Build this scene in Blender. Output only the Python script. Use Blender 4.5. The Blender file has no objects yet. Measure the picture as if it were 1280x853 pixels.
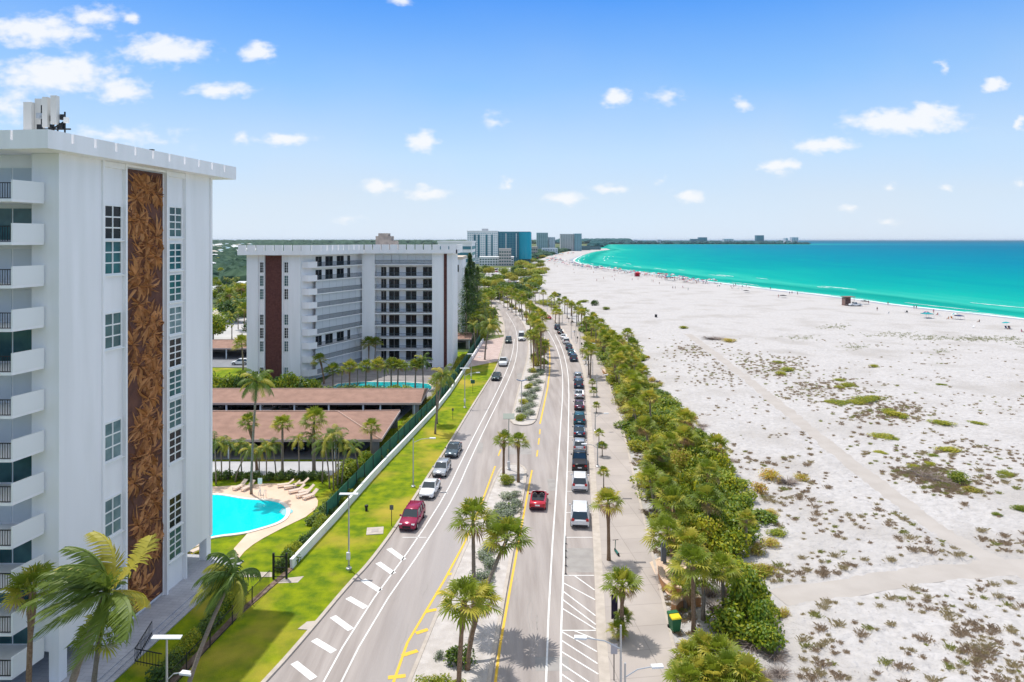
import bpy, bmesh, math, random
import numpy as np
from mathutils import Vector, Matrix, noise
from mathutils.geometry import tessellate_polygon
R=math.radians; PI=math.pi
sc=bpy.context.scene; COL=sc.collection
rnd=random.Random(7)
H=30.0; F=850.0
def g(u,v,z=0.0):
    Y=(H-z)*F/(v-300.0); return ((u-640.0)/F*Y, Y)
# ---------------------------------------------------------------- materials
MATS={}
def mat(name,col,rough=0.8,col2=None,scale=1.0,detail=4,bump=0.0,bscale=None,spec=0.3,metal=0.0,transl=0.0,rand=0.0,lo=0.35,hi=0.65,stretch=None,col3=None,scale3=0.1):
    if name in MATS: return MATS[name]
    m=bpy.data.materials.new(name); m.use_nodes=True; nt=m.node_tree; N=nt.nodes; Lk=nt.links
    b=N['Principled BSDF']; out=N['Material Output']
    b.inputs['Roughness'].default_value=rough; b.inputs['Metallic'].default_value=metal
    b.inputs['Specular IOR Level'].default_value=spec
    c=(*col,1)
    b.inputs['Base Color'].default_value=c
    csock=None
    geo=N.new('ShaderNodeNewGeometry'); pos=geo.outputs['Position']
    if stretch:
        mp=N.new('ShaderNodeMapping'); mp.inputs['Scale'].default_value=stretch[:3]
        if len(stretch)>3: mp.inputs['Rotation'].default_value=(0,0,stretch[3])
        Lk.new(pos,mp.inputs[0]); pos=mp.outputs[0]
    if col2:
        n=N.new('ShaderNodeTexNoise'); n.inputs['Scale'].default_value=scale; n.inputs['Detail'].default_value=detail
        Lk.new(pos,n.inputs['Vector'])
        r=N.new('ShaderNodeValToRGB'); r.color_ramp.elements[0].position=lo; r.color_ramp.elements[1].position=hi
        r.color_ramp.elements[0].color=c; r.color_ramp.elements[1].color=(*col2,1)
        Lk.new(n.outputs['Fac'],r.inputs[0]); csock=r.outputs[0]
        if col3:
            n3=N.new('ShaderNodeTexNoise'); n3.inputs['Scale'].default_value=scale3; n3.inputs['Detail'].default_value=5
            Lk.new(pos,n3.inputs['Vector'])
            r3=N.new('ShaderNodeValToRGB'); r3.color_ramp.elements[0].position=.5; r3.color_ramp.elements[1].position=.68
            Lk.new(n3.outputs['Fac'],r3.inputs[0])
            mx=N.new('ShaderNodeMix'); mx.data_type='RGBA'; mx.inputs[7].default_value=(*col3,1)
            Lk.new(r3.outputs[0],mx.inputs[0]); Lk.new(csock,mx.inputs[6]); csock=mx.outputs[2]
    if rand:
        oi=N.new('ShaderNodeObjectInfo'); hs=N.new('ShaderNodeHueSaturation')
        mr=N.new('ShaderNodeMapRange'); mr.inputs[3].default_value=1-rand; mr.inputs[4].default_value=1+rand
        Lk.new(oi.outputs['Random'],mr.inputs[0]); Lk.new(mr.outputs[0],hs.inputs['Value'])
        mr2=N.new('ShaderNodeMapRange'); mr2.inputs[3].default_value=.5+rand*.06; mr2.inputs[4].default_value=.5-rand*.10
        Lk.new(oi.outputs['Random'],mr2.inputs[0]); Lk.new(mr2.outputs[0],hs.inputs['Hue'])
        if csock: Lk.new(csock,hs.inputs['Color'])
        else: hs.inputs['Color'].default_value=c
        csock=hs.outputs[0]
    if csock: Lk.new(csock,b.inputs['Base Color'])
    if bump:
        n2=N.new('ShaderNodeTexNoise'); n2.inputs['Scale'].default_value=bscale or scale*4; n2.inputs['Detail'].default_value=6
        Lk.new(pos,n2.inputs['Vector'])
        bp=N.new('ShaderNodeBump'); bp.inputs['Strength'].default_value=min(1,bump); bp.inputs['Distance'].default_value=.15
        Lk.new(n2.outputs['Fac'],bp.inputs['Height']); Lk.new(bp.outputs[0],b.inputs['Normal'])
    if transl:
        t=N.new('ShaderNodeBsdfTranslucent'); mx=N.new('ShaderNodeMixShader'); mx.inputs[0].default_value=transl
        if csock: Lk.new(csock,t.inputs[0])
        else: t.inputs[0].default_value=c
        Lk.new(b.outputs[0],mx.inputs[1]); Lk.new(t.outputs[0],mx.inputs[2]); Lk.new(mx.outputs[0],out.inputs[0])
    MATS[name]=m; return m
def joints(m,sx,sy,rot,w=.015,dark=.62,offset=0.0):
    """multiply a grid of joints into the base colour of a paved surface"""
    nt=m.node_tree; N=nt.nodes; Lk=nt.links; b=N['Principled BSDF']
    geo=N.new('ShaderNodeNewGeometry'); mp=N.new('ShaderNodeMapping'); mp.inputs['Rotation'].default_value=(0,0,rot)
    br=N.new('ShaderNodeTexBrick'); br.offset=offset; br.inputs['Scale'].default_value=1; br.inputs['Brick Width'].default_value=sx
    br.inputs['Row Height'].default_value=sy; br.inputs['Mortar Size'].default_value=w; br.inputs['Mortar Smooth'].default_value=.1
    br.inputs['Color1'].default_value=(1,1,1,1); br.inputs['Color2'].default_value=(.93,.93,.94,1); br.inputs['Mortar'].default_value=(dark,dark,dark,1)
    Lk.new(geo.outputs['Position'],mp.inputs[0]); Lk.new(mp.outputs[0],br.inputs[0])
    mx=N.new('ShaderNodeMix'); mx.data_type='RGBA'; mx.blend_type='MULTIPLY'; mx.inputs[0].default_value=1
    l=b.inputs['Base Color'].links
    if l: Lk.new(l[0].from_socket,mx.inputs[6])
    else: mx.inputs[6].default_value=b.inputs['Base Color'].default_value
    Lk.new(br.outputs['Color'],mx.inputs[7]); Lk.new(mx.outputs[2],b.inputs['Base Color'])
    return m
# ---------------------------------------------------------------- mesh builder
class MB:
    def __init__(s): s.v=[]; s.f=[]; s.m=[]
    def add(s,vs,fs,mi=0):
        o=len(s.v); s.v+= [tuple(p) for p in vs]
        for f in fs: s.f.append(tuple(i+o for i in f)); s.m.append(mi)
    def box(s,x0,x1,y0,y1,z0,z1,mi=0,fr=None):
        vs=[(x,y,z) for z in (z0,z1) for y in (y0,y1) for x in (x0,x1)]
        if fr: vs=[fr(*p) for p in vs]
        s.add(vs,[(0,2,3,1),(4,5,7,6),(0,1,5,4),(2,6,7,3),(0,4,6,2),(1,3,7,5)],mi)
    def prism(s,poly,z0,z1,mi=0,fr=None,bottom=True):
        n=len(poly); a=sum(poly[i][0]*poly[(i+1)%n][1]-poly[(i+1)%n][0]*poly[i][1] for i in range(n))
        if a<0: poly=poly[::-1]
        vs=[(p[0],p[1],z0) for p in poly]+[(p[0],p[1],z1) for p in poly]
        if fr: vs=[fr(*p) for p in vs]
        fs=[(i,(i+1)%n,n+(i+1)%n,n+i) for i in range(n)]
        tri=tessellate_polygon([[Vector((p[0],p[1],0)) for p in poly]])
        for t in tri:
            A,B,C=[poly[i] for i in t]; cr=(B[0]-A[0])*(C[1]-A[1])-(B[1]-A[1])*(C[0]-A[0])
            if cr<0: t=t[::-1]
            fs.append(tuple(n+i for i in t))
            if bottom: fs.append(tuple(t[::-1]))
        s.add(vs,fs,mi)
    def tube(s,path,rad,n=8,mi=0,caps=True):
        path=[Vector(p) for p in path]; k=len(path)
        if not hasattr(rad,'__len__'): rad=[rad]*k
        vs=[];fs=[]
        for i,p in enumerate(path):
            d=(path[min(i+1,k-1)]-path[max(i-1,0)]).normalized()
            a=d.cross(Vector((0,0,1)) if abs(d.z)<.95 else Vector((0,1,0))).normalized(); b=d.cross(a)
            for j in range(n):
                t=2*PI*j/n; vs.append(p+(a*math.cos(t)+b*math.sin(t))*rad[i])
        for i in range(k-1):
            for j in range(n):
                j2=(j+1)%n; fs.append((i*n+j,i*n+j2,(i+1)*n+j2,(i+1)*n+j))
        if caps: fs.append(tuple(range(n))[::-1]); fs.append(tuple((k-1)*n+j for j in range(n)))
        s.add(vs,fs,mi)
    def lathe(s,prof,c=(0,0,0),n=12,mi=0):
        vs=[];fs=[];k=len(prof)
        for r,z in prof:
            for j in range(n):
                t=2*PI*j/n; vs.append((c[0]+r*math.cos(t),c[1]+r*math.sin(t),c[2]+z))
        for i in range(k-1):
            for j in range(n):
                j2=(j+1)%n; fs.append((i*n+j,i*n+j2,(i+1)*n+j2,(i+1)*n+j))
        s.add(vs,fs,mi)
    def mesh(s,name,mats,smooth=False):
        me=bpy.data.meshes.new(name); me.from_pydata(s.v,[],s.f)
        for m in (mats if isinstance(mats,(list,tuple)) else [mats]): me.materials.append(m)
        me.polygons.foreach_set('material_index',s.m)
        if smooth: me.polygons.foreach_set('use_smooth',[True]*len(s.f))
        me.update(); return me
    def build(s,name,mats,parent=None,smooth=False):
        o=bpy.data.objects.new(name,s.mesh(name,mats,smooth)); COL.objects.link(o)
        if parent: attach(o,parent)
        return o
def attach(o,parent):
    o.parent=parent
    o.matrix_parent_inverse=wm(parent).inverted()
def wm(o):
    M=o.matrix_basis.copy()
    if o.parent: M=wm(o.parent)@o.matrix_parent_inverse@M
    return M
def inst(name,me,parent=None,loc=(0,0,0),rz=0,s=1):
    o=bpy.data.objects.new(name,me); COL.objects.link(o)
    o.location=loc; o.rotation_euler=(0,0,rz); o.scale=(s,s,s) if not hasattr(s,'__len__') else s
    if parent: o.parent=parent
    return o
def tag(o,label,cat,group=None,kind=None):
    if label: o['label']=label
    if cat: o['category']=cat
    if group: o['group']=group
    if kind: o['kind']=kind
    return o
def struct(o): o['kind']='structure'; return o
def stuff(o,label,cat): tag(o,label,cat,kind='stuff'); return o
def empty(name,loc,rz=0,s=1):
    o=bpy.data.objects.new(name,None); COL.objects.link(o); o.location=loc; o.rotation_euler=(0,0,rz); o.scale=(s,s,s); o.empty_display_size=.5
    return o
def W(pts,z=0): return [g(u,v,z) for u,v in pts]
def interp(poly,Y):
    """x at distance Y along a polyline of (x,Y) world points"""
    p=sorted(poly,key=lambda q:q[1])
    if Y<=p[0][1]: a,b=p[0],p[1]
    elif Y>=p[-1][1]: a,b=p[-2],p[-1]
    else:
        for a,b in zip(p,p[1:]):
            if a[1]<=Y<=b[1]: break
    return a[0]+(b[0]-a[0])*(Y-a[1])/(b[1]-a[1]) if b[1]!=a[1] else a[0]
def smooth(poly,it=2):
    p=[tuple(q) for q in poly]
    for _ in range(it):
        q=[p[0]]
        for a,b in zip(p,p[1:]):
            q+= [(a[0]*.75+b[0]*.25,a[1]*.75+b[1]*.25),(a[0]*.25+b[0]*.75,a[1]*.25+b[1]*.75)]
        q.append(p[-1]); p=q
    return p
def sheet(name,poly,z,m):
    mb=MB(); n=len(poly); tri=tessellate_polygon([[Vector((p[0],p[1],0)) for p in poly]])
    fs=[]
    for t in tri:
        A,B,C=[poly[i] for i in t]; cr=(B[0]-A[0])*(C[1]-A[1])-(B[1]-A[1])*(C[0]-A[0])
        fs.append(tuple(t) if cr>0 else tuple(t[::-1]))
    mb.add([(p[0],p[1],z) for p in poly],fs); return struct(mb.build(name,m))
def ribbon(mb,pts,w,z,mi=0,jit=None,closed=False):
    P=[Vector((p[0],p[1])) for p in pts]; vs=[];fs=[]
    for i,p in enumerate(P):
        d=(P[min(i+1,len(P)-1)]-P[max(i-1,0)]).normalized(); n=Vector((-d.y,d.x))
        a=b=w/2
        if jit: a,b=jit(i)
        vs+= [(p.x+n.x*a,p.y+n.y*a,z),(p.x-n.x*b,p.y-n.y*b,z)]
    for i in range(len(P)-1): fs.append((2*i,2*i+1,2*i+3,2*i+2))
    mb.add(vs,fs,mi)
def rail(mb,pts,w,z0,z1,mi=0):
    """a solid wall following a plan polyline"""
    P=[Vector((p[0],p[1])) for p in pts]; k=len(P); vs=[];fs=[]
    for i,p in enumerate(P):
        d=(P[min(i+1,k-1)]-P[max(i-1,0)]).normalized(); n=Vector((-d.y,d.x))*(w/2)
        vs+= [(p.x+n.x,p.y+n.y,z0),(p.x-n.x,p.y-n.y,z0),(p.x-n.x,p.y-n.y,z1),(p.x+n.x,p.y+n.y,z1)]
    for i in range(k-1):
        a=4*i;b=a+4
        for j in range(4): fs.append((a+j,a+(j+1)%4,b+(j+1)%4,b+j)[::-1])
    fs.append((0,1,2,3)); e=4*(k-1); fs.append((e+3,e+2,e+1,e))
    mb.add(vs,fs,mi)
def frame(P,d):
    """facade frame: s along d from P, n outwards to the right of d... returns world point"""
    dx,dy=d; l=math.hypot(dx,dy); dx/=l; dy/=l
    return lambda s,n,z:(P[0]+dx*s+dy*n,P[1]+dy*s-dx*n,z)
HAZE=.00002; SUN=2.85; SKY=.15; EXPO=.46; CLOUD=(4.6,4.7,4.85); SKYTINT=(1,1,1.0)
SKYC=[(.64,.77,.95),(.60,.73,.90),(.50,.70,.95),(.25,.52,.95),(.05,.30,.92),(.72,.78,.86),(.95,.93,.90)]  # last stops, overhead and out of view, whitened as added fill for facades
# ---------------------------------------------------------------- camera, light, sky
cam=bpy.data.objects.new('camera',bpy.data.cameras.new('camera')); COL.objects.link(cam); sc.camera=cam
cam.location=(0,0,H); cam.rotation_euler=(R(90),0,0); cam.data.sensor_width=36; cam.data.lens=F/1280*36
cam.data.shift_y=-(426.5-300)/1280; cam.data.clip_end=120000; cam.data.clip_start=.5
SH=Vector((.25,-.30,-1.0)).normalized()
sun=bpy.data.objects.new('sun',bpy.data.lights.new('sun','SUN')); COL.objects.link(sun)
sun.data.energy=SUN; sun.data.angle=R(.5); sun.data.color=(1,.955,.89); sun.rotation_euler=SH.to_track_quat('-Z','Y').to_euler(); sun.location=(-20,20,80)
w=bpy.data.worlds.new('World'); sc.world=w; w.use_nodes=True; nt=w.node_tree; N=nt.nodes; Lk=nt.links
bg=N['Background']; bg.inputs[1].default_value=SKY
sky=N.new('ShaderNodeTexSky'); sky.sky_type='NISHITA'; sky.sun_disc=False
sky.sun_elevation=math.asin(-SH.z); sky.sun_rotation=math.atan2(-SH.x,-SH.y)%(2*PI); sky.air_density=1.0; sky.dust_density=.3; sky.ozone_density=3.0; sky.altitude=0
tc=N.new('ShaderNodeTexCoord'); sp=N.new('ShaderNodeSeparateXYZ'); Lk.new(tc.outputs['Generated'],sp.inputs[0])
def M2(op,a,b=None,clamp=False):
    n=N.new('ShaderNodeMath'); n.operation=op; n.use_clamp=clamp
    for i,x in enumerate((a,b)):
        if x is None: continue
        if isinstance(x,(int,float)): n.inputs[i].default_value=x
        else: Lk.new(x,n.inputs[i])
    return n.outputs[0]
ay=M2('MAXIMUM',M2('ABSOLUTE',sp.outputs[1]),.02)
cx=M2('DIVIDE',sp.outputs[0],ay); cz=M2('DIVIDE',sp.outputs[2],ay)
cb=N.new('ShaderNodeCombineXYZ'); Lk.new(cx,cb.inputs[0]); Lk.new(cz,cb.inputs[1])
nz=N.new('ShaderNodeTexNoise'); nz.inputs['Scale'].default_value=22; nz.inputs['Detail'].default_value=10; nz.inputs['Roughness'].default_value=.62
st=N.new('ShaderNodeVectorMath'); st.operation='MULTIPLY'; st.inputs[1].default_value=(1,1.7,1); Lk.new(cb.outputs[0],st.inputs[0]); Lk.new(st.outputs[0],nz.inputs['Vector'])
nv=N.new('ShaderNodeVectorMath'); nv.operation='MULTIPLY_ADD'; Lk.new(nz.outputs['Color'],nv.inputs[0]); nv.inputs[1].default_value=(.05,.026,0)
sb=N.new('ShaderNodeVectorMath'); sb.operation='SUBTRACT'; Lk.new(cb.outputs[0],sb.inputs[0]); sb.inputs[1].default_value=(.025,.013,0)
Lk.new(sb.outputs[0],nv.inputs[2]); P=nv.outputs[0]
# cloud banks of the sky: direction (as picture-plane tangents), half sizes, density
CL=[(45,38,75,20,.9),(120,22,40,14,.7),(165,24,12,9,.6),(205,62,62,19,.95),(70,92,85,24,1),(150,112,40,16,.8),(5,130,40,24,.6),(325,66,24,12,.95),(275,113,42,10,.8),(300,172,14,8,.6),(357,175,36,8,.8),(140,172,80,12,.5),
(528,178,22,13,1),(475,232,28,9,.8),(535,241,28,8,.85),(430,272,24,6,.45),(619,152,16,9,.35),(500,2,20,7,.7),(632,230,10,7,.8),(773,121,20,11,.95),(830,122,26,10,.4),(927,129,14,9,.65),
(706,247,26,8,.8),(766,236,25,8,.7),(862,244,19,8,.95),(974,209,26,10,1),(1031,182,38,10,1),(1130,152,76,17,1.1),(1165,142,38,13,1),(1178,84,9,9,.55),(1242,105,18,9,1),(1278,155,9,9,.8),(1064,260,14,5,.55),(1111,236,8,5,.5),(1185,236,11,6,.7),(1112,277,16,5,.55),(1272,230,9,6,.6),(825,227,8,4,.4)]
acc=None
for u,v,a,b,dn in CL:
    d=N.new('ShaderNodeVectorMath'); d.operation='SUBTRACT'; Lk.new(P,d.inputs[0]); d.inputs[1].default_value=((u-640)/F,(300-v)/F,0)
    e=N.new('ShaderNodeVectorMath'); e.operation='MULTIPLY'; Lk.new(d.outputs[0],e.inputs[0]); e.inputs[1].default_value=(F/(a*1.2),F/(b*1.28),0)
    l=N.new('ShaderNodeVectorMath'); l.operation='LENGTH'; Lk.new(e.outputs[0],l.inputs[0])
    k=M2('MULTIPLY',M2('SUBTRACT',1.0,l.outputs['Value']),dn)
    acc=k if acc is None else M2('MAXIMUM',acc,k)
n2=N.new('ShaderNodeTexNoise'); n2.inputs['Scale'].default_value=42; n2.inputs['Detail'].default_value=6; Lk.new(st.outputs[0],n2.inputs['Vector'])
cov=M2('ADD',acc,M2('MULTIPLY',M2('SUBTRACT',n2.outputs['Fac'],.5),1.25))
mr=N.new('ShaderNodeMapRange'); mr.interpolation_type='SMOOTHSTEP'; mr.inputs[1].default_value=-.02; mr.inputs[2].default_value=.72; Lk.new(cov,mr.inputs[0])
up=M2('GREATER_THAN',sp.outputs[2],0.0); msk=M2('MULTIPLY',mr.outputs[0],up); msk=M2('MULTIPLY',msk,.93)
# thin high veil towards the horizon
n3=N.new('ShaderNodeTexNoise'); n3.inputs['Scale'].default_value=3; n3.inputs['Detail'].default_value=5; Lk.new(st.outputs[0],n3.inputs['Vector'])
veil=M2('MULTIPLY',M2('SUBTRACT',n3.outputs['Fac'],.40,True),M2('MAXIMUM',M2('SUBTRACT',.95,M2('MULTIPLY',sp.outputs[2],2.9)),.12))
tint=N.new('ShaderNodeMix'); tint.data_type='RGBA'; tint.blend_type='MULTIPLY'; tint.inputs[0].default_value=1; tint.inputs[7].default_value=(*SKYTINT,1)
Lk.new(sky.outputs[0],tint.inputs[6])
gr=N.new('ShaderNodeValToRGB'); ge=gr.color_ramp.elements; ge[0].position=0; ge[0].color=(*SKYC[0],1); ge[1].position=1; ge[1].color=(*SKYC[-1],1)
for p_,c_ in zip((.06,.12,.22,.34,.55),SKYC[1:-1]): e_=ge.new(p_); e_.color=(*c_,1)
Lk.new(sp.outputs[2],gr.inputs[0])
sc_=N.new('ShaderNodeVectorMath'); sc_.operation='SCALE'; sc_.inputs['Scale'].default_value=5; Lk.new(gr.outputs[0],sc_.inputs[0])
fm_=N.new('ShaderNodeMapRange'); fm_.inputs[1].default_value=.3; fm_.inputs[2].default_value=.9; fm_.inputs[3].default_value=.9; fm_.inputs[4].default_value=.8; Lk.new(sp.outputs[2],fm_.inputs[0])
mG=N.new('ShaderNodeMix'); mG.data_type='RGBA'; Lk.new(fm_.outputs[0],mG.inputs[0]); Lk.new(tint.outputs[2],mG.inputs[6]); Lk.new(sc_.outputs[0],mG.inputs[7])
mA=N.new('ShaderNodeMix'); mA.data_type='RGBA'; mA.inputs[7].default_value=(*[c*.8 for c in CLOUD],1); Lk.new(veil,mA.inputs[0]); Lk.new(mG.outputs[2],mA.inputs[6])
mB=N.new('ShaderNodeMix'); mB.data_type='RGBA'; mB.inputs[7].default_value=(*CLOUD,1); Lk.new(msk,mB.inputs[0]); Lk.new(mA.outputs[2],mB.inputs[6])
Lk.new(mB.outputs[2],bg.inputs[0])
vs_=sc.view_settings; vs_.view_transform='Standard'; vs_.look='None'; vs_.gamma=1; vs_.exposure=EXPO
# ---------------------------------------------------------------- palette
stucco=mat('white_stucco',(.90,.885,.885),.85,(.86,.845,.84),.9,bump=.05,bscale=9,stretch=(1,1,.10),col3=(.81,.80,.79),scale3=.55)
stucco_b=mat('pale_blue_stucco',(.55,.62,.70),.85,(.6,.66,.72),.5)
white=mat('white_paint',(.82,.82,.80),.6)
asphalt=mat('weathered_asphalt',(.295,.258,.238),.9,(.395,.352,.328),1.1,7,bump=.2,bscale=9,stretch=(1,.07,1,R(8)),col3=(.365,.335,.325),scale3=.12)
asph_dk=mat('lot_asphalt',(.19,.20,.22),.9,(.25,.26,.28),.3)
concrete=mat('promenade_concrete',(.40,.352,.318),.85,(.455,.403,.365),.25,6,bump=.05,bscale=12)
kerbm=mat('kerb_concrete',(.52,.46,.40),.85,(.44,.385,.33),1.5)
sandm=mat('beach_sand',(.445,.424,.412),.95,(.525,.503,.493),1.3,8,bump=1,bscale=1.6,spec=.1,col3=(.41,.385,.365),scale3=.07)
sand_path=mat('trodden_sand',(.40,.365,.335),.95,(.445,.41,.38),.35,bump=.1,bscale=2,spec=.1)
_nt=sandm.node_tree; _b=_nt.nodes['Principled BSDF']; _v=_nt.nodes.new('ShaderNodeTexNoise'); _v.inputs['Scale'].default_value=2.6; _v.inputs['Detail'].default_value=5; _v.inputs['Roughness'].default_value=.7
_g=_nt.nodes.new('ShaderNodeNewGeometry'); _m=_nt.nodes.new('ShaderNodeMapping'); _m.inputs['Scale'].default_value=(1,.45,1); _m.inputs['Rotation'].default_value=(0,0,.3); _nt.links.new(_g.outputs['Position'],_m.inputs[0]); _nt.links.new(_m.outputs[0],_v.inputs['Vector'])
_r=_nt.nodes.new('ShaderNodeValToRGB'); _r.color_ramp.elements[0].position=.64; _r.color_ramp.elements[0].color=(1,1,1,1); _r.color_ramp.elements[1].position=.70; _r.color_ramp.elements[1].color=(.50,.44,.40,1); _nt.links.new(_v.outputs['Fac'],_r.inputs[0])
_x=_nt.nodes.new('ShaderNodeMix'); _x.data_type='RGBA'; _x.blend_type='MULTIPLY'; _x.inputs[0].default_value=1; _nt.links.new(_b.inputs['Base Color'].links[0].from_socket,_x.inputs[6]); _nt.links.new(_r.outputs[0],_x.inputs[7]); _nt.links.new(_x.outputs[2],_b.inputs['Base Color'])
_nt.nodes['Bump'].inputs['Distance'].default_value=.35
sand_wet=mat('wet_sand',(.30,.30,.31),.4,(.36,.355,.36),.1,spec=.5)
grass=mat('lawn_grass',(.095,.165,.004),.9,(.235,.29,.003),.8,9,bump=.5,bscale=14,spec=.15,col3=(.40,.32,.04),scale3=.13)
inland=mat('inland_ground',(.06,.10,.03),.95,(.14,.16,.06),.03,6)
mulch=mat('mulch_bed',(.16,.10,.07),.95,(.27,.2,.16),2,bump=.5)
yellow=mat('yellow_marking',(.80,.50,.03),.7,(.70,.46,.08),3)
wmark=mat('white_marking',(.82,.81,.79),.7,(.70,.69,.67),2)
brown_wood=mat('brown_relief_ground',(.10,.045,.035),.8,(.15,.065,.045),1.5,bump=.3)  # brown ground, deepened in colour to stand in for missing shading contrast
copper=mat('brown_relief_leaf',(.30,.13,.05),.6,(.50,.23,.085),3.5,bump=.3,bscale=9,spec=.3)
glass=mat('dark_window_glass',(.02,.07,.08),.1,(.07,.17,.17),.45,spec=.35)
glass2=mat('black_window_glass',(.012,.014,.018),.12,spec=.25)
teal_gl=mat('teal_curtain_glass',(.04,.15,.20),.25,(.06,.22,.27),.02,spec=.5)
railm=mat('dark_rail_metal',(.02,.022,.025),.5)
grey_metal=mat('galvanised_metal',(.5,.51,.52),.45,metal=.6)
tile=mat('brown_roof_tile',(.31,.185,.14),.85,(.39,.235,.18),.8,bump=.3,bscale=6)
leafA=mat('palm_leaf_green',(.20,.265,.022),.5,rand=.22,transl=.42,spec=.35)
leafB=mat('palm_leaf_yellow',(.44,.42,.05),.5,rand=.22,transl=.42,spec=.35)
leafD=mat('palm_leaf_dead',(.38,.24,.11),.85,rand=.2,transl=.1)
leafC=mat('coconut_leaf',(.13,.20,.03),.45,rand=.2,transl=.35,spec=.4)
leafC2=mat('coconut_leaf_yellow',(.42,.40,.05),.45,rand=.2,transl=.35,spec=.4)
bark=mat('palm_bark',(.22,.17,.13),.9,(.32,.27,.22),6,bump=.5,bscale=12,stretch=(1,1,6))
bark_dk=mat('palm_bark_boots',(.20,.12,.07),.9,(.30,.2,.13),8,bump=.5,bscale=16)
bushA=mat('seagrape_leaf',(.145,.235,.014),.45,rand=.3,transl=.3,spec=.4)
bushA2=mat('seagrape_leaf_light',(.39,.43,.025),.45,rand=.3,transl=.42,spec=.4)
bushB=mat('shrub_leaf_olive',(.43,.40,.05),.6,rand=.3,transl=.38)
bushC=mat('shrub_leaf_rust',(.44,.28,.06),.6,rand=.3,transl=.25)
bushG=mat('shrub_leaf_silver',(.26,.30,.22),.7,rand=.2,transl=.2)
bushK=mat('dark_tree_leaf',(.07,.135,.03),.55,rand=.3,transl=.25)
twig=mat('dead_twigs',(.20,.155,.13),.9,(.30,.25,.22),3)
# ---------------------------------------------------------------- ground outlines (picture trace -> ground)
LK=W([(332,853),(387,790),(437,730),(460,707),(497,657),(524,613),(557,563),(591,507),(609,479),(620,462),(626,443),(631,422),(630,402),(622,387),(613,377),(598,368),(570,357)])
LK=smooth([(-22.9,22)]+LK,2)
RK=W([(750.5,853),(745.4,711),(737,560),(733,487),(729,463),(721,443),(711,424),(700,409),(690,397),(678,388),(664,379),(645,371),(620,362),(590,353)])
RK=smooth([(4.4,22)]+RK,2)
PR=W([(852,853),(810.6,673),(784,560),(772,510),(762.5,488),(757,461),(742,437),(731,421),(722,408),(712,397),(697,389),(680,381),(660,372),(635,362)])
PR=smooth([(8.7,22)]+PR,2)
SHORE=[(235,-150),(222,60),(205,200),(195,259)]+W([(1167.5,386.5),(1115,380.5),(1055,372),(960,361.5),(909,355),(860,348.5),(799,340),(750,334.5),(722,329),(715,325),(729,319),(743,314.5),(763,312.3)])
SHORE=smooth(SHORE,3)
def polyside(a,b): return a+b[::-1]
struct_objs=[]
# sea with depth attribute
th=np.radians(np.linspace(-60,165,560)); rr=np.geomspace(60,60000,380)
T,RR=np.meshgrid(th,rr,indexing='ij'); SX=(RR*np.sin(T)).ravel(); SY=(RR*np.cos(T)).ravel()
S=np.array(SHORE[:-1]+[(298,2056),(330,2550),(611,4500),(2045,4640)])
D=np.full(SX.shape,1e9)
for (ax,ay_),(bx,by) in zip(S,S[1:]):
    dx,dy=bx-ax,by-ay_; t=np.clip(((SX-ax)*dx+(SY-ay_)*dy)/(dx*dx+dy*dy),0,1)
    D=np.minimum(D,np.hypot(SX-ax-t*dx,SY-ay_-t*dy))
na,nr=len(th),len(rr)
idx=np.arange(na*nr).reshape(na,nr)
fq=np.stack([idx[:-1,:-1],idx[:-1,1:],idx[1:,1:],idx[1:,:-1]],-1).reshape(-1,4)[:,::-1]
me=bpy.data.meshes.new('sea'); me.from_pydata(list(zip(SX.tolist(),SY.tolist(),[-.3]*len(SX))),[],fq.tolist())
at=me.attributes.new('shore_distance','FLOAT','POINT'); at.data.foreach_set('value',D.astype(np.float32))
sea=bpy.data.objects.new('sea',me); COL.objects.link(sea); struct(sea)
m=bpy.data.materials.new('sea_water'); m.use_nodes=True; nt=m.node_tree; N=nt.nodes; Lk=nt.links; b=N['Principled BSDF']
atn=N.new('ShaderNodeAttribute'); atn.attribute_name='shore_distance'
gp=N.new('ShaderNodeNewGeometry'); nn=N.new('ShaderNodeTexNoise'); nn.inputs['Scale'].default_value=.014; nn.inputs['Detail'].default_value=9; nn.inputs['Roughness'].default_value=.6
mp=N.new('ShaderNodeMapping'); mp.inputs['Rotation'].default_value=(0,0,R(-12)); mp.inputs['Scale'].default_value=(2.6,.5,1); Lk.new(gp.outputs['Position'],mp.inputs[0]); Lk.new(mp.outputs[0],nn.inputs['Vector'])
ad=M2('ADD',M2('MULTIPLY',M2('SUBTRACT',nn.outputs['Fac'],.5),.21),M2('DIVIDE',M2('LOGARITHM',M2('ADD',atn.outputs['Fac'],1),10),4.0))
rp=N.new('ShaderNodeValToRGB'); E=rp.color_ramp.elements
stops=[(0,(.30,.50,.46)),(.13,(.10,.46,.38)),(.27,(.010,.33,.265)),(.35,(.003,.26,.22)),(.41,(.035,.40,.32)),(.46,(.005,.33,.285)),(.58,(.0,.255,.275)),(.68,(.0,.19,.28)),(.80,(.0,.135,.245)),(1,(.0,.105,.18))]
E[0].position=0;E[0].color=(*stops[0][1],1);E[1].position=1;E[1].color=(*stops[-1][1],1)
for p,c in stops[1:-1]: e=E.new(p); e.color=(*c,1)
Lk.new(ad,rp.inputs[0]); df=N.new('ShaderNodeBsdfDiffuse'); Lk.new(rp.outputs[0],df.inputs[0]); b.inputs['Base Color'].default_value=(.01,.1,.12,1); b.inputs['Roughness'].default_value=.3; ms=N.new('ShaderNodeMixShader'); ms.inputs[0].default_value=.03; Lk.new(df.outputs[0],ms.inputs[1]); Lk.new(b.outputs[0],ms.inputs[2]); Lk.new(ms.outputs[0],N['Material Output'].inputs[0])
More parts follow.
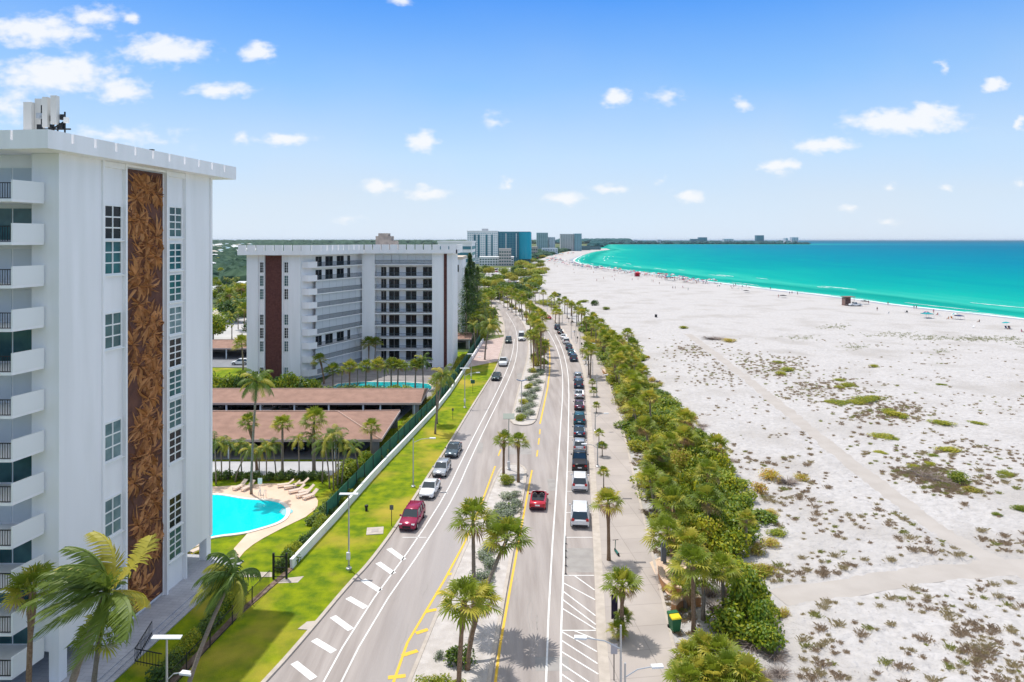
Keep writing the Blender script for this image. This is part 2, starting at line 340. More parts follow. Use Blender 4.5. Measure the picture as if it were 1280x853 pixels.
bn=N.new('ShaderNodeTexNoise'); bn.inputs['Scale'].default_value=.35; bn.inputs['Detail'].default_value=5; Lk.new(mp.outputs[0],bn.inputs['Vector'])
bp=N.new('ShaderNodeBump'); bp.inputs['Strength'].default_value=.35; bp.inputs['Distance'].default_value=.6; Lk.new(bn.outputs['Fac'],bp.inputs['Height']); Lk.new(bp.outputs[0],b.inputs['Normal'])
me.materials.append(m)
# land, beach, roads
land=[(-60000,-3000),(60,-3000),(60,300),(40,700),(50,1000),(110,1400),(190,1800),(290,2060),(330,2550),(611,4500),(1100,4650),(2045,4640),(2100,5000),(900,5600),(-500,60000),(-60000,60000)]
sheet('ground',land,-.05,inland)
inner=[(PR[0][0]-1,-150)]+[(p[0]-.5,p[1]) for p in PR]+W([(640,350),(650,336),(664,329),(690,318.5),(715,313.5),(735,311.3),(758,310.8)])
# beach sheet as a relief grid between the promenade edge and the shore
def relief(x,y):
    a=noise.fractal(Vector((x*.05,y*.05,0)),1,2,4)*.45+noise.noise(Vector((x*.35,y*.35,3)))*.12
    return a
sheet('beach_sand',inner+SHORE[::-1],0.0,sandm)
PATH1=smooth(W([(860,418),(890,440),(935,475),(975,508),(1020,545),(1080,592),(1140,640),(1200,682),(1290,722),(1400,760)]),2)
PATH2=smooth(W([(972,748),(1020,742),(1100,728),(1180,716),(1290,708),(1400,705)]),2)
# dunes: sand relief with real height, leaving the trodden paths level
def dist_poly(x,y,pl):
    d=1e9
    for a,b in zip(pl,pl[1:]):
        dx,dy=b[0]-a[0],b[1]-a[1]; t=max(0,min(1,((x-a[0])*dx+(y-a[1])*dy)/(dx*dx+dy*dy+1e-9))); d=min(d,math.hypot(x-a[0]-t*dx,y-a[1]-t*dy))
    return d
def dune_h(x,y):
    e=min(1,max(0,(x-interp(PR,y)-3)/8)); sd=min(1,max(0,(interp([p for p in SHORE if p[1]<600],y)-x-40)/40))
    if e<=0 or sd<=0: return -.02
    dp=min(dist_poly(x,y,PATH1[::2]),dist_poly(x,y,PATH2[::2])); pw=min(1,max(0,(dp-1.2)/1.5))
    n=noise.fractal(Vector((x*.11,y*.11,0)),1,2,3)*.28+noise.noise(Vector((x*.6,y*.6,5)))*.17+noise.noise(Vector((x*1.5,y*1.5,9)))*.09+.32
    return -.02+e*sd*max(0,n)*(.22+.78*pw)
ys=np.concatenate([np.arange(28,110,.75),np.geomspace(110,420,110)]); vs=[];nx=150
for y in ys:
    x0=interp(PR,y)+2.5; x1=min(x0+ (y*.85+25), interp([p for p in SHORE if p[1]<600],y)-30)
    for i in range(nx):
        x=x0+(x1-x0)*(i/(nx-1)); vs.append((x,y,dune_h(x,y) if 0<i<nx-1 else -.02))
fs=[(j*nx+i,j*nx+i+1,(j+1)*nx+i+1,(j+1)*nx+i) for j in range(len(ys)-1) for i in range(nx-1)]
mb=MB(); mb.add(vs,fs); struct(mb.build('sand_dunes',sandm,smooth=True))
def zg(x,y): return max(0,dune_h(x,y))
# trodden paths follow the dune surface
for nm,pl,wd in (('sand_path',PATH1,2.6),('sand_path',PATH2,2.8)):
    mb=MB(); vs=[];k=0
    q=[]
    for a,b in zip(pl,pl[1:]):
        n=max(1,int(math.hypot(b[0]-a[0],b[1]-a[1])/1.0)); q+= [(a[0]+(b[0]-a[0])*t/n,a[1]+(b[1]-a[1])*t/n) for t in range(n)]
    for i,p in enumerate(q):
        a=q[max(i-1,0)]; b=q[min(i+1,len(q)-1)]; dx,dy=b[0]-a[0],b[1]-a[1]; l=math.hypot(dx,dy); nx_,ny_=-dy/l,dx/l
        for t in range(-3,4):
            o=wd/2*t/3*(1+.25*noise.noise(Vector((p[0]*.3,p[1]*.3,t)))); x,y=p[0]+nx_*o,p[1]+ny_*o; vs.append((x,y,zg(x,y)+(.03 if abs(t)<3 else .004)))
    mb.add(vs,[(i*7+t,i*7+t+1,(i+1)*7+t+1,(i+1)*7+t)[::-1] for i in range(len(q)-1) for t in range(6)]); struct(mb.build(nm,sand_path,smooth=True))
mb=MB(); near=[p for p in SHORE if p[1]<1300]
ribbon(mb,near,1,.012,jit=lambda i:(5.0+1.0*math.sin(i*.9)+.8*math.sin(i*.37),.6)); struct(mb.build('wet_sand',sand_wet))
foam=mat('sea_foam',(.86,.88,.88),.8)
def fine(pl,step):
    q=[]
    for a,b in zip(pl,pl[1:]):
        n=max(1,int(math.hypot(b[0]-a[0],b[1]-a[1])/step)); q+= [(a[0]+(b[0]-a[0])*t/n,a[1]+(b[1]-a[1])*t/n) for t in range(n)]
    return q
fp=fine(near,2.0)
mb=MB(); ribbon(mb,fp,1,.03,jit=lambda i:(.5+1.1*abs(noise.noise(Vector((i*.11,0,0)))),.9+2.6*abs(noise.noise(Vector((i*.07,5,0))))))
def offs(pl,d):
    out=[]
    for i,p in enumerate(pl):
        a=pl[max(i-1,0)]; b=pl[min(i+1,len(pl)-1)]; dx,dy=b[0]-a[0],b[1]-a[1]; l=math.hypot(dx,dy) or 1; out.append((p[0]+dy/l*d,p[1]-dx/l*d))
    return out
for d0,th_,w0 in ((6,-.1,1.0),(13,.15,.9),(44,.12,1.3),(50,.2,1.7),(58,.25,1.2)):
    o_=offs(fp,d0); seg=[]
    for i,p in enumerate(o_+[None]):
        n_=noise.noise(Vector((i*.045,d0,0))) if p else -1
        if n_>th_: seg.append((p,n_))
        else:
            if len(seg)>3:
                k=len(seg); ribbon(mb,[(s[0][0]+s[1]*3,s[0][1]) for s in seg],1,-.2,jit=lambda i,k=k:(w0*.9*math.sin(PI*(i+.01)/k)**.6*(.6+.4*math.sin(i*1.7)),w0*.5*math.sin(PI*(i+.01)/k)**.6))
            seg=[]
struct(mb.build('surf_foam',foam))
sheet('road',polyside(LK,RK),.0,asphalt)
sheet('promenade',polyside([(p[0]+.1,p[1]) for p in RK],PR),.13,joints(concrete,3.2,3.0,R(-7),.03,.72))
mb=MB(); rail(mb,LK,.32,-.02,.14); struct(mb.build('kerb',kerbm))
mb=MB(); rail(mb,[(p[0]+.2,p[1]) for p in RK],.75,-.02,.15); struct(mb.build('kerb',kerbm))
mb=MB(); rail(mb,[(p[0],p[1]) for p in PR if p[1]<300],.25,-.02,.145); struct(mb.build('kerb',kerbm))
# traffic islands
I1=smooth(W([(512,853),(546,770),(572,707),(604,637),(622,592),(629,584),(640,581),(653,583),(658.5,592),(648,650),(637,708),(611.5,853)]),1)
I1=[(-5.9,22)]+I1+[(-3.2,22)]
I2=smooth(W([(639,527),(648,489),(656,462),(661,440),(660,421),(656,407),(647,395),(632,384),(618,375),(600,367),(580,360)]),2)+smooth(W([(600,361),(625,368),(648,378),(661,387),(672,401),(680,421),(683.5,441),(682.5,470),(679,490),(672,517),(668,530),(655,533),(643,531)]),2)
islandm=mat('median_gravel',(.56,.52,.49),.95,(.46,.42,.39),1.2,bump=.4,bscale=10)
mb=MB(); mb.prism(I1,-.02,.12); struct(mb.build('median',islandm))
mb=MB(); mb.prism(I2,-.02,.12); struct(mb.build('median',islandm))
mb=MB(); rail(mb,I1[:],.28,-.02,.16); rail(mb,I2+[I2[0]],.28,-.02,.16); struct(mb.build('kerb',kerbm))
# markings
mb=MB()
L1=smooth([(-12.3,22)]+W([(390,853),(547,640),(583,563),(625,483),(640,447),(643,424)]),2)
L2=smooth([(-11,22)]+W([(412,853),(560,640),(594,560),(633,482),(645.5,450),(647.5,426),(644,408),(633,391)]),2)
W1=smooth([(1.2,22)]+W([(678.5,853),(699,560),(704,485),(702.5,460),(698,440),(690,422),(681,408),(671,396)]),2)
W2=smooth([(2.0,22)]+W([(699,853),(704.5,707),(710,560),(711.5,485),(709,459),(703,436),(694,418)]),2)
for l,wd in ((L1,.13),(L2,.13),(W1,.14),(W2,.15)): ribbon(mb,l,wd,.012)
bars=[((504.9,700),(486,686)),((492,717.5),(472.4,703.7)),((475,738.7),(453.6,725)),((457.4,760),(435,747.4)),((438.6,787.4),(416,771)),((417.4,815),(392.4,800)),((392.4,848.6),(367.4,828.6)),((352,898),(330,878))]
for a,b in bars: ribbon(mb,W([a,b]),.55,.012)
ribbon(mb,W([(533,672),(503,672)]),.12,.012); ribbon(mb,W([(560,617),(541,612)]),.1,.012)
HL=[720,729,739.5,750,761,772,790,801,815,830,843,858,875]
Q=lambda p:(interp(p[0],p[1]),p[1])
def hatch(v0,v1):
    Ya=25500/(v0-300); Yb=25500/(v1-300); ribbon(mb,[(interp(W2,Ya)+.05,Ya),(interp(RK,Yb)-.2,Yb)],.12,.013)
for v0,v1 in ((719.6,719.6),(788.4,788.4)): hatch(v0,v1)
for v0,v1 in ((729,750),(739.5,770),(750,781),(761,787),(790,815),(801,830),(815,843),(830,862),(843,876),(860,895)): hatch(v0,v1)
for v0,v1 in ((719.9,738),(788.6,800)):
    Ya=25500/(v0-300); Yb=25500/(v1-300); ribbon(mb,[(interp(W2,Ya)+1.0,Ya),(interp(RK,Yb)-.2,Yb)],.12,.014)
for v in (672,641,614.5,590,564,546): hatch(v,v)
struct(mb.build('white_road_markings',wmark))
mb=MB()
YL=[(-7.4,22)]+W([(480,853),(572,697.5),(598,640),(619,583)]); ribbon(mb,smooth(YL,1),.2,.012)
ribbon(mb,smooth([(-2.2,22)]+W([(617,853),(642,711),(665,588)]),1),.2,.012)
ribbon(mb,smooth(W([(640,522),(650,488),(658,462),(662,440)]),1),.2,.012); ribbon(mb,smooth(W([(675,530),(687,473),(687.5,441),(685,424)]),1),.26,.012)
for a,b in (((671,571),(672,563)),((673,556),(674,548)),((674.5,543),(675,537)),((623,570),(626,562))): ribbon(mb,W([a,b]),.2,.012)
for a,b in (((485,847.5),(507,845)),((502,820),(522,813.6)),((520,792),(535,787)),((532,765),(546,762)),((546,742.5),(555,741)),((558.6,718.7),(565,717.5))): ribbon(mb,W([a,b]),.4,.014)
struct(mb.build('yellow_road_markings',yellow))
# road repair patches and seams
mb=MB()
patch=mat('asphalt_patch',(.30,.28,.265),.9,(.35,.33,.31),1)
for u,v,a,b in ((690,606,.5,2.0),(650,560,1.6,3),(690,830,1.2,.8),(600,560,.4,2.5),(655,470,1.5,3),(728,700,1.6,2.4)): x,y=g(u,v); mb.add([(x-a,y-b,.005),(x+a,y-b,.005),(x+a,y+b,.005),(x-a,y+b,.005)],[(0,1,2,3)])
# a few long cracks sealed with bitumen
for k in range(14):
    u=rnd.choice([rnd.uniform(640,690),rnd.uniform(450,560)]); v=rnd.uniform(580,850); x,y=g(u,v); 
    if not (interp(LK,y)+.5<x<interp(RK,y)-.5): continue
    q=[(x+rnd.uniform(-.15,.15)+i*.03,y+i*.7) for i in range(rnd.randint(4,10))]; ribbon(mb,q,.04,.008)
struct(mb.build('road_patches',patch))
# lawns, walks, pool deck
WALL=smooth(W([(364,712),(433,637),(473,591),(514,548),(555,504),(580,466),(604,427)]),1)
FEN=[(-24.6,30),(-23.8,40)]+[(-22.0,54)]+WALL
lk=[p for p in LK if p[1]<205]
sheet('verge_lawn',polyside(FEN,[(p[0]-.15,p[1]) for p in lk]),.03,grass)
walkm=joints(mat('grey_pavers',(.40,.40,.43),.85,(.48,.48,.50),.8),.8,.4,R(7),.02,.75,.5)
TP0=(-30.3,45.5); TP1=(-28.2,63.7)
sheet('garden_lawn',[(-70,20),(-24.6,20)]+FEN[:-3]+[(-14.2,118),(-70,118)],.01,grass)
mb=MB(); fr=frame(TP0,(2.1,18.2))
mb.box(-22,18.4,.02,2.3,-.02,.30,0,fr); mb.box(-22,18.4,2.3,2.75,-.02,.2,0,fr); mb.box(-22,18.4,2.75,3.2,-.02,.1,0,fr)
mb.box(-3,18.6,-40,.02,-.02,.31,0,fr)
struct(mb.build('terrace',walkm))
deckm=mat('pool_deck',(.66,.48,.36),.85,(.72,.54,.42),.5)
deck=smooth(W([(150,611),(266,609),(305,607),(345,604),(375,608),(398,622),(396,640),(336,669),(309,686),(296,702)]),1)+[(-27.0,66),(-27,70),(-60,70)]
sheet('pool_deck',deck,.045,deckm)
sheet('garden_path',W([(296,715),(340,716),(340,722),(300,722)]),.04,kerbm)
sheet('garden_path',W([(352,724),(380,721),(372,729),(345,730)]),.045,kerbm)
sheet('service_lane',[(-90,86.5)]+[(-23,86.5),(-22,92.0),(-90,92.0)],.03,mat('pale_lane',(.42,.42,.44),.9,(.5,.5,.52),.4))
sheet('car_park',[(-90,92.8),(-21.5,92.8),(-17.5,123),(-90,123)],.035,asph_dk)
sheet('car_park',[(-130,160),(-58,160),(-57,200),(-130,200)],.02,asph_dk)
sheet('brick_forecourt',W([(583,460),(604,427),(631,421),(622,452)]),.045,joints(mat('pink_paving',(.50,.38,.34),.85,(.58,.46,.42),.6),.9,.5,R(7),.03,.7,.5))
sheet('verge_paving',[(p[0]-5.5,p[1]) for p in LK if 206<p[1]<395]+[(p[0]-.15,p[1]) for p in LK if 206<p[1]<395][::-1],.02,kerbm)
sheet('lot_lawn',[(-17.0,166),(-12.0,166),(-10.5,182),(-17,182)],.02,grass)
sheet('lot_lawn',[(-72,148),(-58,148),(-58,158),(-75,160)],.03,grass)
sheet('side_street',[(-130,205),(-70,205),(-80,262),(-150,262)],.02,mat('pale_street',(.45,.44,.43),.9,(.52,.5,.49),.2))
sheet('side_lawn',[(-135,266),(-82,266),(-88,300),(-150,300)],.025,grass)
sheet('tower_forecourt',[(-40,128),(-14,128),(-13,160),(-40,160)],.02,mat('dark_patio',(.22,.2,.2),.8,(.3,.28,.27),.5))
# ================================================================ left tower
WR=random.Random(4)
def win(parent,fr,s0,s1,z0,z1,cols,rows,n=.0,fm=None,gm=None,bw=.10,sill=True):
    mb=MB(); fm=fm or white; gm=gm or WR.choice([glass,glass,glass2,mat('glass_with_blinds',(.20,.30,.31),.2,(.10,.18,.19),.8,spec=.3)])
    d=n+.10
    mb.box(s0-.12,s0,n-.02,d,z0-.12,z1+.12,0,fr); mb.box(s1,s1+.12,n-.02,d,z0-.12,z1+.12,0,fr)
    mb.box(s0,s1,n-.02,d,z1,z1+.12,0,fr); mb.box(s0,s1,n-.02,d,z0-.12,z0,0,fr)
    for i in range(1,cols): s=s0+(s1-s0)*i/cols; mb.box(s-bw/2,s+bw/2,n+.022,n+.075,z0,z1,0,fr)
    for i in range(1,rows): z=z0+(z1-z0)*i/rows; mb.box(s0,s1,n+.02,n+.065,z-bw/2,z+bw/2,0,fr)
    if sill: mb.box(s0-.2,s1+.2,n-.02,n+.22,z0-.22,z0-.123,0,fr)
    f=mb.build('window',fm,parent)
    mb=MB(); mb.box(s0+.001,s1-.001,n-.01,n+.015,z0+.001,z1-.001,0,fr); mb.build('pane',gm,f)
    return f
T=empty('apartment_tower',(-30.3,45.5,0))
tag(T,'tall white apartment tower with carved brown leaf panel, at left edge beside the pool','building')
fr=frame(TP0,(2.1,18.2)); Ls=math.hypot(2.1,18.2)
mb=MB()
ang=lambda t:t*Ls
# main block: plain wall sections stand proud of window bays
for a,b in ((0,ang(.2155)),(ang(.775),Ls)): mb.box(a,b,-1.2,0,2.4,35.8,0,fr)
mb.box(ang(.2155),ang(.3575),-1.2,-.14,.3,35.8,0,fr); mb.box(ang(.619),ang(.775),-1.2,-.14,.3,35.8,0,fr)
mb.box(ang(.3575),ang(.619),-1.2,-.30,.3,35.8,0,fr)
for t in (.2155,.3475,.624,.770): mb.box(ang(t),ang(t)+.2,-.16,.16,.3,35.8,0,fr)
mb.box(ang(.2155)+.2,ang(.3475),-.15,.10,35.35,35.78,0,fr); mb.box(ang(.3475)+.2,ang(.624),-.15,.10,35.6,35.79,0,fr); mb.box(ang(.624)+.2,ang(.770),-.15,.1,35.35,35.78,0,fr)
mb.box(Ls-.25,Ls+.02,-.1,.14,2.4,35.8,0,fr)
# core behind
mb.box(1.25,Ls+.3,-34,-1.2,2.4,35.8,0,fr)
mb.box(3,Ls-3,-32,-4,.3,2.4,0,fr)
# front wall strip on the camera side
mb.box(-.02,1.2,-2.0,-.004,2.4,35.79,0,fr)
mb.build('wall',stucco,T)
# base beams & columns
mb=MB()
for s,n in ((.35,-.38),(Ls-.35,-.38),(.35,-7),(.35,-14),(.35,-21),(4.2,-2.3),(Ls-.35,-7),(Ls-.35,-14)):
    mb=MB(); mb.box(s-.36,s+.36,n-.36,n+.36,.28,2.4,0,fr); mb.build('column',stucco,T)
# parapet with key slots
frP=frame((-29.35,43.0),(2.78,22.5)); LP=math.hypot(2.78,22.5)
mb=MB(); mb.box(0,LP,-36,0,35.8,36.0,0,frP); mb.box(0,LP,-.25,.0,36.0,36.35,0,frP); mb.box(0,.25,-36,-.25,36.0,36.35,0,frP)
n=11
for i in range(n):
    a=LP*i/n; b=LP*(i+1)/n; mb.box(a+(.11 if i else 0),b-(.11 if i<n-1 else 0),-.252,.003,36.35,37.0,0,frP)
for i in range(16):
    a=-36+i*2.23; mb.box(-.003,.252,a+.08,a+2.15 if i<15 else -.251,36.35,37.0,0,frP)
mb.build('parapet',stucco,T)
# relief panel
mb=MB(); mb.box(ang(.3575)-.0,ang(.619),-.30,-.18,.6,35.5,0,fr); panel=mb.build('relief_panel',brown_wood,T)
mb=MB(); r2=random.Random(3); s0=ang(.3575)+.1; s1=ang(.619)-.1
cent=[]
for i in range(11):
    z=2.2+i*3.15
    for k in range(5): cent.append((s0+(s1-s0)*r2.uniform(.12,.88),z+r2.uniform(-1.2,1.2)))
for cs,cz_ in cent:
    nb=r2.randint(24,30); a0=r2.uniform(0,6)
    for k in range(nb):
        a=a0+2*PI*k/nb+r2.uniform(-.12,.12); l=r2.uniform(.7,2.0); w_=r2.uniform(.055,.12); h=r2.uniform(.06,.30); cu=r2.uniform(-.45,.45); tone=r2.choice((0,0,1,1,2))
        pts=[]
        for t in (0.06,.35,.7,1.0):
            aa=a+cu*t*t; pts.append((cs+math.cos(aa)*l*t,cz_+math.sin(aa)*l*t))
        ok=[min(max(p[0],s0),s1) for p in pts]; pts=[(o,min(max(p[1],.8),35.3)) for o,p in zip(ok,pts)]
        ws=[.3,1,.75,0.02]; vs=[]
        for (ps,pz),wk,hh in zip(pts,ws,(.06,h,h*.8,.02)):
            nx_,nz_=-math.sin(a)*w_*wk,math.cos(a)*w_*wk
            vs+= [fr(ps+nx_,-.17,pz+nz_),fr(ps,-.17+hh,pz),fr(ps-nx_,-.17,pz-nz_)]
        fs=[]
        for i in range(3): b_=3*i; fs+= [(b_,b_+1,b_+4,b_+3),(b_+1,b_+2,b_+5,b_+4)]
        mb.add(vs,fs,tone)
mb.build('carved_leaves',[copper,mat('brown_relief_leaf_pale',(.52,.25,.10),.6,(.66,.33,.13),3,spec=.3),mat('brown_relief_leaf_dark',(.15,.065,.035),.7,(.24,.10,.05),3)],panel)
# windows
b1a,b1b=ang(.238),ang(.334); b2a,b2b=ang(.660),ang(.752)
for z0,z1 in ((27.5,29.85),(30.1,32.5),(22,24.5),(13.7,16.4),(8.07,10.75),(2.85,5.26)):
    win(T,fr,b1a,b1b,z0,z1,2,3,-.14)
for z0,z1 in ((30.3,32.75),(27.5,29.65),(24.8,27.0),(22,24.2),(19.2,21.5),(16.7,18.8),(14.0,16.2),(11.1,13.6),(5.5,8),(2.8,5.2)):
    win(T,fr,b2a,b2b,z0,z1,2,4,-.14)
# front (camera side) windows and angled balconies at the picture's left edge
frF=frame((-32.35,46.75),(-1,0.02))   # s runs left, n outwards to +Y.. use explicit boxes
mb=MB(); mb.box(-62,-32.3,46.6,48,2.4,35.8); mb.build('recess_wall',stucco,T)
for k in range(12):
    z=32.55-2.76*k
    x0,x1=-62,-32.15
    kind=[1,0,2,2,0,2,2,0,2,0,0,0][k]
    for j in range(5):
        xa=-34.15-j*6.0
        W_=empty
        mb=MB(); c=xa
        mb.box(c-1.55,c+1.55,46.53,46.6,z+.12,z+2.45); f=mb.build('window',white if kind!=2 else stucco,T)
        mb=MB()
        for e in (c-1.45,c+.05): mb.box(e,e+1.38,46.49,46.525,z+.2,z+2.35)
        mb.build('pane',[glass,mat('grey_blind',(.52,.56,.58),.6),mat('white_shutter',(.66,.68,.70),.6)][{0:0,1:1,2:2}[kind]],f)
        # balcony: slab, angled solid sides, dark railing in front
        xr=xa+2.85; mb=MB(); mb.prism([(xr,45.46),(xr-.45,43.15),(xa-1.9,43.15),(xa-2.3,46.58),(xr-1.02,46.58),(xr-1.02,45.46)] if j==0 else [(xa+2.0,46.58),(xa+1.55,43.15),(xa-1.9,43.15),(xa-2.3,46.58)],z-.12,z+.06); bal=mb.build('balcony',stucco,T)
        for (p,q) in (((xr-.03,45.46) if j==0 else (xa+1.95,46.58),(xr-.48,43.2) if j==0 else (xa+1.5,43.2)),((xa-2.25,46.58),(xa-1.85,43.2))):
            mb=MB(); rail(mb,[p,q],.12,z+.06,z+1.28); mb.build('balcony_side',white,bal)
        xe=xr-.55 if j==0 else xa+1.45; mb=MB(); mb.box(xa-1.85,xe,43.19,43.24,z+1.05,z+1.11); mb.box(xa-1.85,xe,43.19,43.24,z+.1,z+.14)
        for i in range(26): xx=xa-1.8+i*(xe-xa+1.75)/25; mb.box(xx-.014,xx+.014,43.2,43.23,z+.14,z+1.05)
        mb.build('railing',railm,bal)
# rooftop phone antennas
A=empty('rooftop_antenna',(-31.5,46.5,36)); tag(A,'cluster of tall white phone antenna panels on the roof of the left tower','antenna')
for x,y,z0,z1,wd in ((-34.1,48,36.2,39.7,.58),(-33.55,48.3,36.2,40.0,.5),(-32.2,47,37.8,39.85,.36),(-31.6,47,38.0,39.95,.4)):
    mb=MB(); mb.box(x-wd/2,x+wd/2,y-.15,y+.2,z0,z1); mb.build('antenna_panel',mat('antenna_cream',(.66,.64,.60),.6),A)
mb=MB()
for a,b in (((-33.2,47.6,38.6),(-32.4,47.4,38.6)),((-33,47.3,37.7),(-30.7,47.3,37.7)),((-32.85,47.5,36),(-32.85,47.5,39.4)),((-31.95,47.4,36),(-31.95,47.4,38.8)),((-31.6,47.3,36),(-31.6,47.3,38.2)),((-31.1,47.3,36.0),(-31.1,47.3,38.9)),((-32.8,47.3,37.2),(-31,47.3,38.3))): mb.tube([a,b],.06,6)
mb.build('mast',railm,A)
for x,z in ((-32.85,38.6),(-31.9,38.4),(-31.2,38.5),(-30.95,38.3),(-32.0,37.8),(-32.8,37.8),(-31.3,37.9)):
    mb=MB(); mb.box(x-.13,x+.13,47.1,47.35,z-.18,z+.2); mb.build('radio_unit',white if x>-31 else (grey_metal if z>38.5 else railm),A)
V=empty('roof_vent',(-27.4,55,37)); tag(V,'small dark roof vent standing above the parapet of the left tower','vent')
mb=MB(); mb.lathe([(.06,-.6),(.06,.12),(.2,.12),(.2,.2),(0,.2)],(-28.6,54,36.98)); mb.build('vent_cap',railm,V)

# ================================================================ second tower (nine storeys, angled wing)
T2=empty('apartment_block',(-35,161,0)); tag(T2,'white nine storey apartment block with angled left wing, rows of balconies and two brown strips','building')
ZT=26.8
mb=MB()
# wing end wall (towards camera) with recess for the strip
y0=143.0
mb.box(-55.8,-53.5,y0,y0+1,0,ZT); mb.box(-53.5,-52.0,y0+.25,y0+1,0,ZT); mb.box(-52.0,-48.2,y0+.35,y0+1,0,ZT); mb.box(-48.2,-46.9,y0+.25,y0+1,0,ZT); mb.box(-46.9,-44.6,y0,y0+1,0,ZT)
for x in (-53.5,-52.1,-48.25,-46.95): mb.box(x-.1,x+.1,y0-.15,y0+.3,0,ZT)
mb.prism([(-55.8,y0+1),(-44.6,y0+1),(-42.84,145.83),(-36.44,160.93),(-36.44,175),(-55.8,175)],0,ZT)
mb.box(-35.3,-32.3,160.0,163,0,ZT); mb.box(-36.44,-35.3,160.95,162.9,0,ZT); mb.box(-36.43,-14.0,162.9,175.01,0,ZT)
mb.box(-18.8,-16.1,160.0,162.9,0,ZT); mb.box(-16.1,-15.3,160.4,162.9,0,ZT); mb.box(-15.3,-14.0,160.0,162.9,0,ZT)
mb.build('wall',stucco,T2)
mb=MB(); mb.box(-51.9,-48.3,y0+.2,y0+.34,0,ZT-.1); mb.build('brown_strip',mat('dark_brown_strip',(.10,.035,.03),.8,(.15,.055,.045),3,bump=.5),T2)
mb=MB(); mb.box(-16.05,-15.35,160.2,160.39,0,ZT-.1); mb.build('brown_strip',MATS['dark_brown_strip'],T2)
frE=frame((-55.8,y0),(1,0))
for zs in ((17.5,26.3),(6.5,14.6),(1,4.5)):
    nz_=max(1,int((zs[1]-zs[0])/2.87))
    for i in range(nz_+1):
        z=zs[0]+i*2.87*.98
        if z+2>zs[1]+.6: continue
        for xx in (2.75,7.9): win(T2,frE,xx,xx+.85,z,z+2.1,2,4,-.24,bw=.06,sill=False)
# left wing face (oblique) frame
frW=frame((-41.6,145.3),(6.4,15.1)); LW=math.hypot(6.4,15.1)
# right wing recess frame facing the camera: s from left (u469) to right (u541)
frR=frame((-32.3,160.0),(1,0)); LR_=13.5
def deckrow(fr,L,z,doors,dm,back,closed,last=False):
    mb=MB(); mb.box(0,L,-back,0.05,z-.14,z+.08,0,fr); bal=mb.build('balcony',stucco,T2)
    mb=MB(); mb.box(0.02,L-.02,-.03,.02,z+1.0,z+1.06,0,fr); mb.box(0.02,L-.02,-.03,.02,z+.12,z+.16,0,fr)
    for i in range(int(L/.16)): s=.05+i*.16; mb.box(s-.014,s+.014,-.02,.01,z+.16,z+1.0,0,fr)
    mb.build('railing',mat('teal_grey_rail',(.045,.07,.085),.5),bal)
    if closed:
        mb=MB()
        for i in range(7): s=L*i/7; mb.box(s+.03,s+L/7-.03,-.5,-.45,z+.1,z+2.68,0,fr)
        mb.build('shutters',MATS['white_shutter'],bal)
    for a,b in doors:
        f=MB(); f.box(a-.06,b+.06,-back,-back+.08,z+.05,z+2.25,0,fr); d=f.build('sliding_door',white,T2)
        f=MB(); m_=(a+b)/2; f.box(a,m_-.03,-back+.05,-back+.10,z+.1,z+2.2,0,fr); f.box(m_+.03,b,-back+.05,-back+.10,z+.1,z+2.2,0,fr); f.build('pane',dm,d)
for k in range(9):
    z=1.2+2.87*k
    opn=k in (8,7,2)
    deckrow(frW,LW,z+.1 if 0 else z,[(1.0,3.0),(4.3,6.8),(8.3,10.8),(12.2,13.2)] if opn else ([(12.2,13.2)] if k==4 else []),glass2,1.35,not opn)
    deckrow(frR,LR_,z,[] if k==8 else [(1.0,2.2),(2.9,5.3),(6.9,9.4),(11.0,13.4)],glass2,2.89,k==8)
    mb=MB(); mb.box(-44.6,-43.6,144.2,145.4,z+.0,z+1.25); mb.prism([(-44.6,144.0),(-43.0,143.9),(-41.5,145.2),(-42.0,146.6)],z-.14,z+.08)
    rail(mb,[(-44.5,144.05),(-43.1,143.95),(-41.6,145.2)],.12,z+.081,z+1.2); mb.build('corner_balcony',stucco,T2)
mb=MB()
for x in (-28,-24.2,-20.5): mb.box(x-.25,x+.25,160.1,160.6,0,1.2)
mb.build('ground_posts',stucco,T2)
# parapet: castellated bands
def cren(mb,fr,L,z0,z1,step,dep=.3):
    mb.box(0,L,-dep,0,z0,z0+.9,0,fr); n=max(1,round(L/step))
    for i in range(n): a=L*i/n; mb.box(a+.14,a+L/n-.14,-dep-.002,.004,z0+.9,z1,0,fr)
mb=MB()
for P_,Q_ in (((-57.2,141.6),(-43.9,141.6)),((-43.9,141.6),(-40.6,144.8)),((-40.6,144.8),(-34.6,158.9)),((-34.6,158.9),(-12.8,158.9)),((-12.8,158.9),(-12.8,176))):
    d=(Q_[0]-P_[0],Q_[1]-P_[1]); cren(mb,frame(P_,d),math.hypot(*d),ZT,28.9,1.95)
mb.prism([(-57.2,141.7),(-43.95,141.7),(-40.7,144.9),(-34.7,159.1),(-12.9,159.1),(-12.9,176),(-57.2,176)],ZT,ZT+.25)
mb.build('parapet',stucco,T2)
mb=MB(); mb.box(-33.3,-29.5,166,170,27,30.9); mb.box(-32.6,-30.2,165.8,169,30.9,31.6); mb.box(-29.5,-28.2,166,169,27,29.8); mb.build('roof_plant_room',mat('tan_plant_room',(.36,.31,.27),.9,(.25,.22,.2),1),T2)

